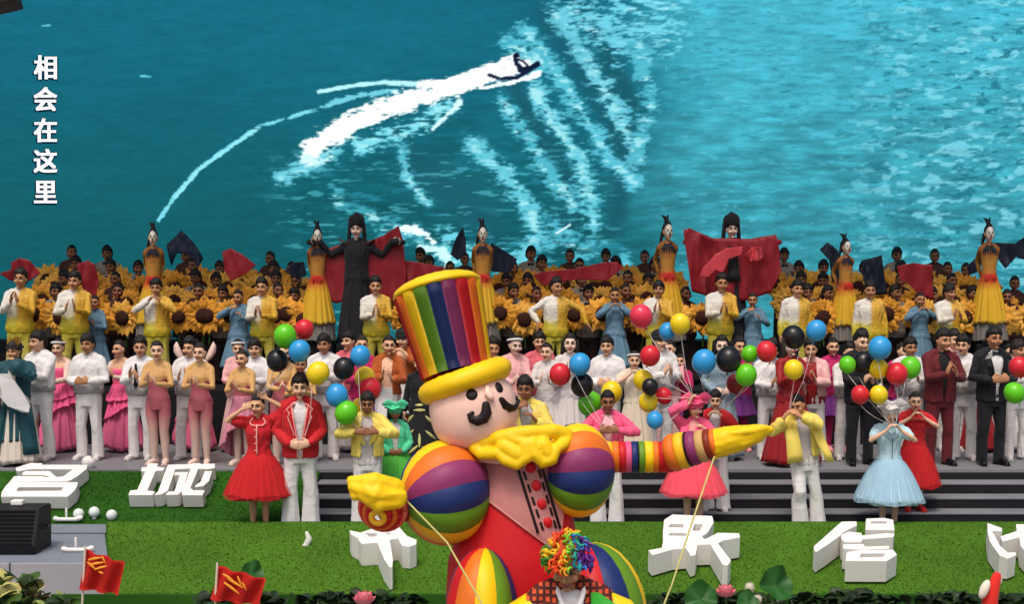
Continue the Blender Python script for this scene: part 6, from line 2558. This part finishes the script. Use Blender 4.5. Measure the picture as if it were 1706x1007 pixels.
drape('red_streamer', [(648, 452), (664, 432), (700, 438), (742, 446), (720, 462), (690, 470), (655, 478)], 21.1, CAPE, 'red silk streamer beside the top of the striped hat', 'streamer', .06, 3, seed=9)
drape('silk_fan', [(1365, 416), (1378, 404), (1396, 418), (1400, 440), (1396, 474), (1386, 470), (1380, 434)], 21.5, DKBLUE, 'navy fan hanging left of the lowest peacock dancer', 'fan', .05, 4, seed=10)
drape('silk_fan', [(1436, 434), (1452, 430), (1468, 425), (1470, 450), (1478, 490), (1452, 492), (1438, 468)], 21.5, DKBLUE, 'navy fan hanging right of the lowest peacock dancer', 'fan', .05, 4, seed=11)
drape('red_streamer', [(1494, 444), (1522, 438), (1552, 442), (1556, 500), (1532, 492), (1516, 474), (1500, 468)], 21.1, CAPE, 'red silk streamer over the sunflowers right of the navy fans', 'streamer', .06, 3, seed=12)
drape('silk_fan', [(1610, 444), (1624, 430), (1640, 426), (1632, 452), (1614, 458)], 21.5, DKBLUE, 'navy fan at the left of the rightmost peacock dancer', 'fan', .05, 4, seed=13)
drape('silk_fan', [(1656, 404), (1690, 406), (1712, 392), (1716, 436), (1692, 428), (1674, 448), (1664, 430)], 21.5, DKBLUE, 'navy fan stretched from the rightmost peacock dancer to the right edge', 'fan', .05, 4, seed=14)


# sunflower holders on four tiers
def sunflower_meshes(seed):
    bm = bmesh.new()
    rr = random.Random(seed)
    for ring, (n, r0, r1, w, y) in enumerate(((17, .07, .225, .056, .0), (17, .07, .215, .058, .022), (15, .06, .175, .044, -.014))):
        for k in range(n):
            a = 2 * PI * (k + ring * .5) / n + rr.uniform(-.08, .08)
            c, s = math.cos(a), math.sin(a)
            L = r1 * rr.uniform(.84, 1.10)
            P_ = lambda r, t, dy: V((c * r - s * t, y + dy, s * r + c * t))
            m = (r0 + L) * .5
            bend = rr.uniform(-.04, .05)
            q = [P_(r0, 0, 0), P_(m, w, bend * .4), P_(L, 0, bend), P_(m, -w, bend * .4), P_(m, 0, bend * .4 - .016)]
            v = [bm.verts.new(p) for p in q]
            for t in ((0, 1, 4), (1, 2, 4), (2, 3, 4), (3, 0, 4)):
                bm.faces.new([v[i] for i in t])
    petals = done(bm, False)
    bm = bmesh.new()
    ball(bm, (0, -.022, 0), (.090, .046, .090), 18, 8)
    disc = wrinkle(done(bm), .006, (60, 60, 60), 2)
    bm = bmesh.new()
    tube(bm, [(0, .02, 0), (.01, .05, -.18), (0, .05, -.36)], .012, n=6)
    return petals, disc, done(bm)


SFMS = [sunflower_meshes(q) for q in (3, 4, 5, 6)]
PETALS = [mat('petal_sunflower_' + c, c, rough=.7, var=.22, scale=7) for c in ('dd9a34', 'd6922c', 'e2a844')]
DISC = mat('sunflower_disc', '35180e', rough=.9, var=.3, scale=40)
STEMM = mat('sunflower_stem', '3c5a1e', rough=.7)
D = [(21.25, Z_DECK, 'lowest', [(92, 484), (196, 483), (331, 483), (372, 487), (463, 482), (492, 490), (700, 486), (855, 484), (893, 488), (980, 486), (1042, 483), (1142, 488), (1345, 485), (1378, 487), (1490, 486), (1552, 490), (1620, 488), (1678, 492)]),
     (22.05, 1.45, 'second lowest', [(110, 462), (193, 463), (327, 461), (360, 466), (460, 462), (495, 466), (700, 466), (845, 466), (880, 466), (968, 464), (1046, 461), (1080, 466), (1335, 464), (1372, 465), (1500, 465), (1545, 466), (1585, 466), (1690, 470)]),
     (22.85, 1.65, 'second highest', [(127, 438), (185, 443), (230, 446), (322, 441), (368, 446), (457, 446), (488, 446), (714, 438), (750, 446), (855, 446), (902, 437), (966, 440), (1028, 438), (1090, 440), (1332, 446), (1372, 444), (1440, 446), (1500, 446), (1578, 447), (1610, 448)]),
     (23.65, 1.85, 'topmost', [(119, 419), (179, 421), (312, 424), (390, 428), (452, 429), (702, 424), (774, 431), (884, 422), (950, 425), (1010, 426), (1075, 427), (1306, 425), (1494, 424), (1557, 425)])]
sides = ['left', 'right']
ORD = 'first second third fourth fifth sixth seventh eighth ninth tenth eleventh twelfth thirteenth fourteenth fifteenth sixteenth seventeenth eighteenth nineteenth twentieth'.split()
rs = random.Random(11)
for Y, fl, tn, lst in D:
    for i, (px, yc) in enumerate(lst):
        sex = 'F' if rs.random() < .4 else 'M'
        who = f'{ORD[i]} performer from the left in the {tn} row of sunflower holders'
        o = person(px, yc - 11, Y, fl, f'{who}, in dark clothes', 'sunflower_gown' if sex == 'F' else 'sunflower_holder', sex, rs.choice(('hold', 'hold_l', 'hold_r')), rz=rs.uniform(-14, 14), group='sunflower holders on the tiers', skin=SKIN_DARK, hair='bun' if sex == 'F' else 'short')
        wide = .27 if tn in ('second lowest', 'topmost') else .205
        for s in (-1, 1):
            top_row = tn == 'topmost'
            dz = rs.uniform(-.04, .04) + (-.10 if top_row else 0)
            f = thing('sunflower', f'sunflower on the {"left" if s < 0 else "right"} of the {ORD[i]} holder from the left, {tn} row', 'sunflower',
                      (o.location.x + s * wide + rs.uniform(-.03, .03), Y - .33 - rs.uniform(0, .05), fl + 1.24 * o.scale.x + dz), rs.uniform(-.25, .25), 'large sunflowers held by the tier rows', rs.uniform(1.12, 1.38))
            f.rotation_euler = (rs.uniform(-.12, .16), rs.uniform(0, 6.28), rs.uniform(-.28, .28))
            SFM = rs.choice(SFMS)
            put('petals', SFM[0], rs.choice(PETALS), f)
            put('disc', SFM[1], DISC, f)
            put('stem', SFM[2], STEMM, f, None, (0, -f.rotation_euler.y, 0))

# ------------------------------------------------------------------ balloons
bpy.context.view_layer.update()
BM = {}
for k, c in dict(green='5fc21a', red='cf2430', blue='2f94d0', black='17161a', yellow='e8c81c', rose='dd3450', darkred='7c1820').items():
    BM[k] = mat('balloon_' + k, c, rough=.30, var=.08, scale=2, spec=.4)
bm = bmesh.new()
ball(bm, (0, 0, 0), 1, 28, 18, fn=lambda d: V((d.x, d.y, d.z * (1.06 if d.z > 0 else 1.26))) * (1 - (.14 * (-d.z) ** 2.5 if d.z < 0 else 0)))
BALL = done(bm)
bm = bmesh.new()
loft(bm, [ell((0, 0, -1.04), .10, .10, 10), ell((0, 0, -1.12), .05, .05, 10), ell((0, 0, -1.17), .06, .06, 10), ell((0, 0, -1.27), .13, .13, 10), ell((0, 0, -1.27), .05, .05, 10)])
KNOT = done(bm)
STR = mat('balloon_string', 'd8cfc8', rough=.6)
STRP = mat('balloon_string_pink', 'e06a7a', rough=.6)


def hp(key, side):
    o, pose, sex = CAST[key]
    return hand_pt(o, pose, side, sex)


def balloon(px, py, r, col, Y, label, to, m=STR, tilt=None):
    p = at(px, py, Y)
    t = thing('balloon', label, 'balloon', tuple(p), R.uniform(0, 6), 'toy balloons on strings')
    rr = r * mpp(Y)
    rt = (R.uniform(-.35, .35), R.uniform(-.45, .45), 0)
    put('skin', BALL, BM[col], t, None, rt, (rr,) * 3)
    put('knot', KNOT, BM[col], t, None, rt, (rr,) * 3)
    if to is not None:
        t.rotation_euler = (0, 0, 0)
        a = Euler(rt).to_matrix() @ V((0, 0, -1.25 * rr))
        b = V(to) - p
        mid = (a + b) / 2 + V((R.uniform(-.03, .03), .02, -.05 * (b - a).length))
        bm = bmesh.new()
        tube(bm, [a, a.lerp(mid, .5) + V((0, 0, -.01)), mid, mid.lerp(b, .55), b], .0035, n=5, round_caps=False)
        put('string', done(bm), m, t)


g = hp('red_girl', 'R')
rb = hp('red_boy', 'R')
yb = hp('yellow_boy', 'L')
yb2 = hp('yellow_boy', 'R')
ym = hp('yellow_man', 'R')
pm = hp('pink_man', 'L')
pg = hp('pink_girl', 'R')
pgl = hp('pink_girl', 'L')
rbk = hp('red_backboy', 'R')
yl = hp('yellow_lean', 'L')
sg = hp('sky_girl', 'R')
sgl = hp('sky_girl', 'L')
edge = at(1702, 760, 16.5)
for a in (
    (475, 560, 19, 'green', 16.0, 'lime green balloon above the red girl, topmost of her bunch beside a red one', g),
    (507, 549, 16, 'red', 16.25, 'red balloon above the red blazered boy, behind the lime green one', g),
    (499, 585, 18, 'blue', 15.95, 'blue balloon over the red blazered boy below the red one', g),
    (462, 601, 18, 'black', 16.1, 'black balloon above the red girl\'s raised hand', g),
    (530, 622, 19, 'yellow', 15.9, 'yellow balloon right of the red blazered boy\'s head', rb),
    (573, 614, 18, 'black', 16.1, 'black balloon between the yellow balloon and the blue one', yb),
    (600, 593, 17, 'blue', 16.15, 'blue balloon highest above the young man in yellow', yb),
    (608, 629, 17, 'yellow', 16.4, 'yellow balloon just behind the red balloon on the young man in yellow', yb),
    (561, 659, 19, 'blue', 15.95, 'blue balloon at the shoulder of the young man in yellow', yb),
    (577, 688, 19, 'green', 15.9, 'green balloon lowest, at the shoulder of the young man in yellow', yb),
    (616, 648, 19, 'red', 16.34, 'red balloon right behind the head of the young man in yellow', yb2),
    (601, 680, 16, 'yellow', 16.45, 'yellow balloon half hidden behind the neck of the young man in yellow', yb2),
    (1068, 527, 19, 'rose', 16.1, 'rose red balloon, highest one left of the high yellow balloon', pgl),
    (1133, 540, 17, 'yellow', 16.0, 'yellow balloon high above the girl in pink', pgl),
    (1112, 552, 14, 'blue', 16.15, 'small blue balloon next to the high yellow balloon', pgl),
    (1083, 593, 17, 'red', 16.0, 'red balloon before the man with the dark cap', pgl),
    (933, 624, 18, 'red', 16.0, 'red balloon left of the blue one, in front of the white dresses', ym),
    (966, 607, 18, 'blue', 15.95, 'blue balloon in front of the woman with long hair in white', pm),
    (970, 642, 19, 'black', 16.1, 'black balloon directly under the blue one near the pink blazer', pm),
    (1019, 654, 18, 'yellow', 16.45, 'yellow balloon right behind the head of the man in the pink blazer', pm),
    (983, 673, 20, 'green', 16.35, 'green balloon behind the shoulder of the pink blazer', pm),
    (1072, 634, 17, 'yellow', 16.2, 'yellow balloon before the cream gown, behind the small black balloon', pgl),
    (1083, 645, 14, 'black', 15.95, 'small black balloon between two yellow balloons by the cream gown', pgl),
    (1080, 670, 16, 'yellow', 16.1, 'yellow balloon under the small black balloon', pgl),
    (1106, 660, 14, 'red', 16.2, 'small red balloon left of the girl in pink', pgl),
    (1091, 700, 14, 'blue', 15.95, 'small blue balloon lowest, beside the pink jacket', pgl),
    (1173, 603, 20, 'blue', 15.95, 'big blue balloon above the girl in pink', rbk),
    (1214, 599, 21, 'black', 16.0, 'big black balloon right of the big blue balloon', rbk),
    (1249, 590, 14, 'green', 16.2, 'green balloon behind the red one, upper of two green', rbk),
    (1277, 586, 17, 'red', 16.0, 'red balloon right of the upper green balloon', rbk),
    (1243, 625, 18, 'green', 15.95, 'green balloon below the red balloon, lower of two green', rbk),
    (1226, 640, 16, 'darkred', 16.3, 'dark red balloon behind the lower green balloon', rbk),
    (1322, 616, 16, 'yellow', 15.95, 'yellow balloon before the dark red gown', yl, STRP),
    (1360, 551, 17, 'blue', 16.0, 'high blue balloon above the leaning man', yl),
    (1322, 562, 19, 'black', 16.1, 'black balloon over the head of the woman in the dark red gown', yl),
    (1412, 608, 14, 'green', 16.1, 'green balloon at the left of the black suited man', sgl),
    (1438, 605, 19, 'black', 16.2, 'black balloon at the chest of the black suited man', sgl),
    (1466, 580, 19, 'blue', 15.95, 'round blue balloon between the black suit and the white suit', sg),
    (1464, 615, 16, 'yellow', 16.1, 'yellow balloon directly below the round blue balloon', sg),
    (1494, 623, 18, 'red', 16.0, 'red balloon above the white bow hat', sg),
    (1516, 613, 18, 'green', 16.25, 'green balloon behind the red one above the white bow hat', sg),
    (1433, 658, 15, 'red', 15.95, 'low red balloon left of the white bow hat', sgl),
    (1464, 658, 15, 'yellow', 15.9, 'low yellow balloon touching the white bow hat', sgl),
    (1698, 612, 17, 'red', 16.0, 'red balloon cut by the right edge', edge),
    (1690, 655, 17, 'green', 15.95, 'green balloon near the right edge under the red one', edge)):
    balloon(*a)


# ------------------------------------------------------------------ pieces that can be told apart become objects of their own
def islands(me):
    if me.name in _ISL:
        return _ISL[me.name]
    bm = bmesh.new()
    bm.from_mesh(me)
    bm.faces.ensure_lookup_table()
    seen, out = set(), []
    for f0 in bm.faces:
        if f0.index in seen:
            continue
        st, grp = [f0], []
        seen.add(f0.index)
        while st:
            f = st.pop()
            grp.append(f)
            for e in f.edges:
                for g2 in e.link_faces:
                    if g2.index not in seen:
                        seen.add(g2.index)
                        st.append(g2)
        ids, vs, fs = {}, [], []
        for f in grp:
            for v in f.verts:
                if v.index not in ids:
                    ids[v.index] = len(vs)
                    vs.append(tuple(v.co))
            fs.append(tuple(ids[v.index] for v in f.verts))
        m2 = bpy.data.meshes.new(me.name)
        m2.from_pydata(vs, [], fs)
        m2.polygons.foreach_set('use_smooth', [f.smooth for f in grp])
        out.append(m2)
    bm.free()
    _ISL[me.name] = out
    return out


_ISL = {}
SINGLE = {'buttons': 'button', 'coat_panel': 'coat_panel', 'feather_wing': 'feather_wing', 'jacket_front': 'jacket_front', 'sash_end': 'sash_end', 'yellow_marks': 'yellow_mark', 'puff_sleeve': 'puff_sleeve',
          'leaf_motif': 'leaf_motif', 'sleeves': 'sleeve', 'stockings': 'stocking', 'leggings': 'legging', 'shoulder_piece': 'shoulder_piece', 'white_lining': 'white_lining'}
import re
for o in list(COL.objects):
    k = re.sub(r'\.\d+$', '', o.name)
    if k not in SINGLE or o.type != 'MESH':
        continue
    m = o.material_slots[0].material
    par, loc, rot, scl = o.parent, o.location.copy(), o.rotation_euler.copy(), o.scale.copy()
    isl = islands(o.data)
    bpy.data.objects.remove(o)
    for me in isl:
        put(SINGLE[k], me, m, par, loc, rot, scl)
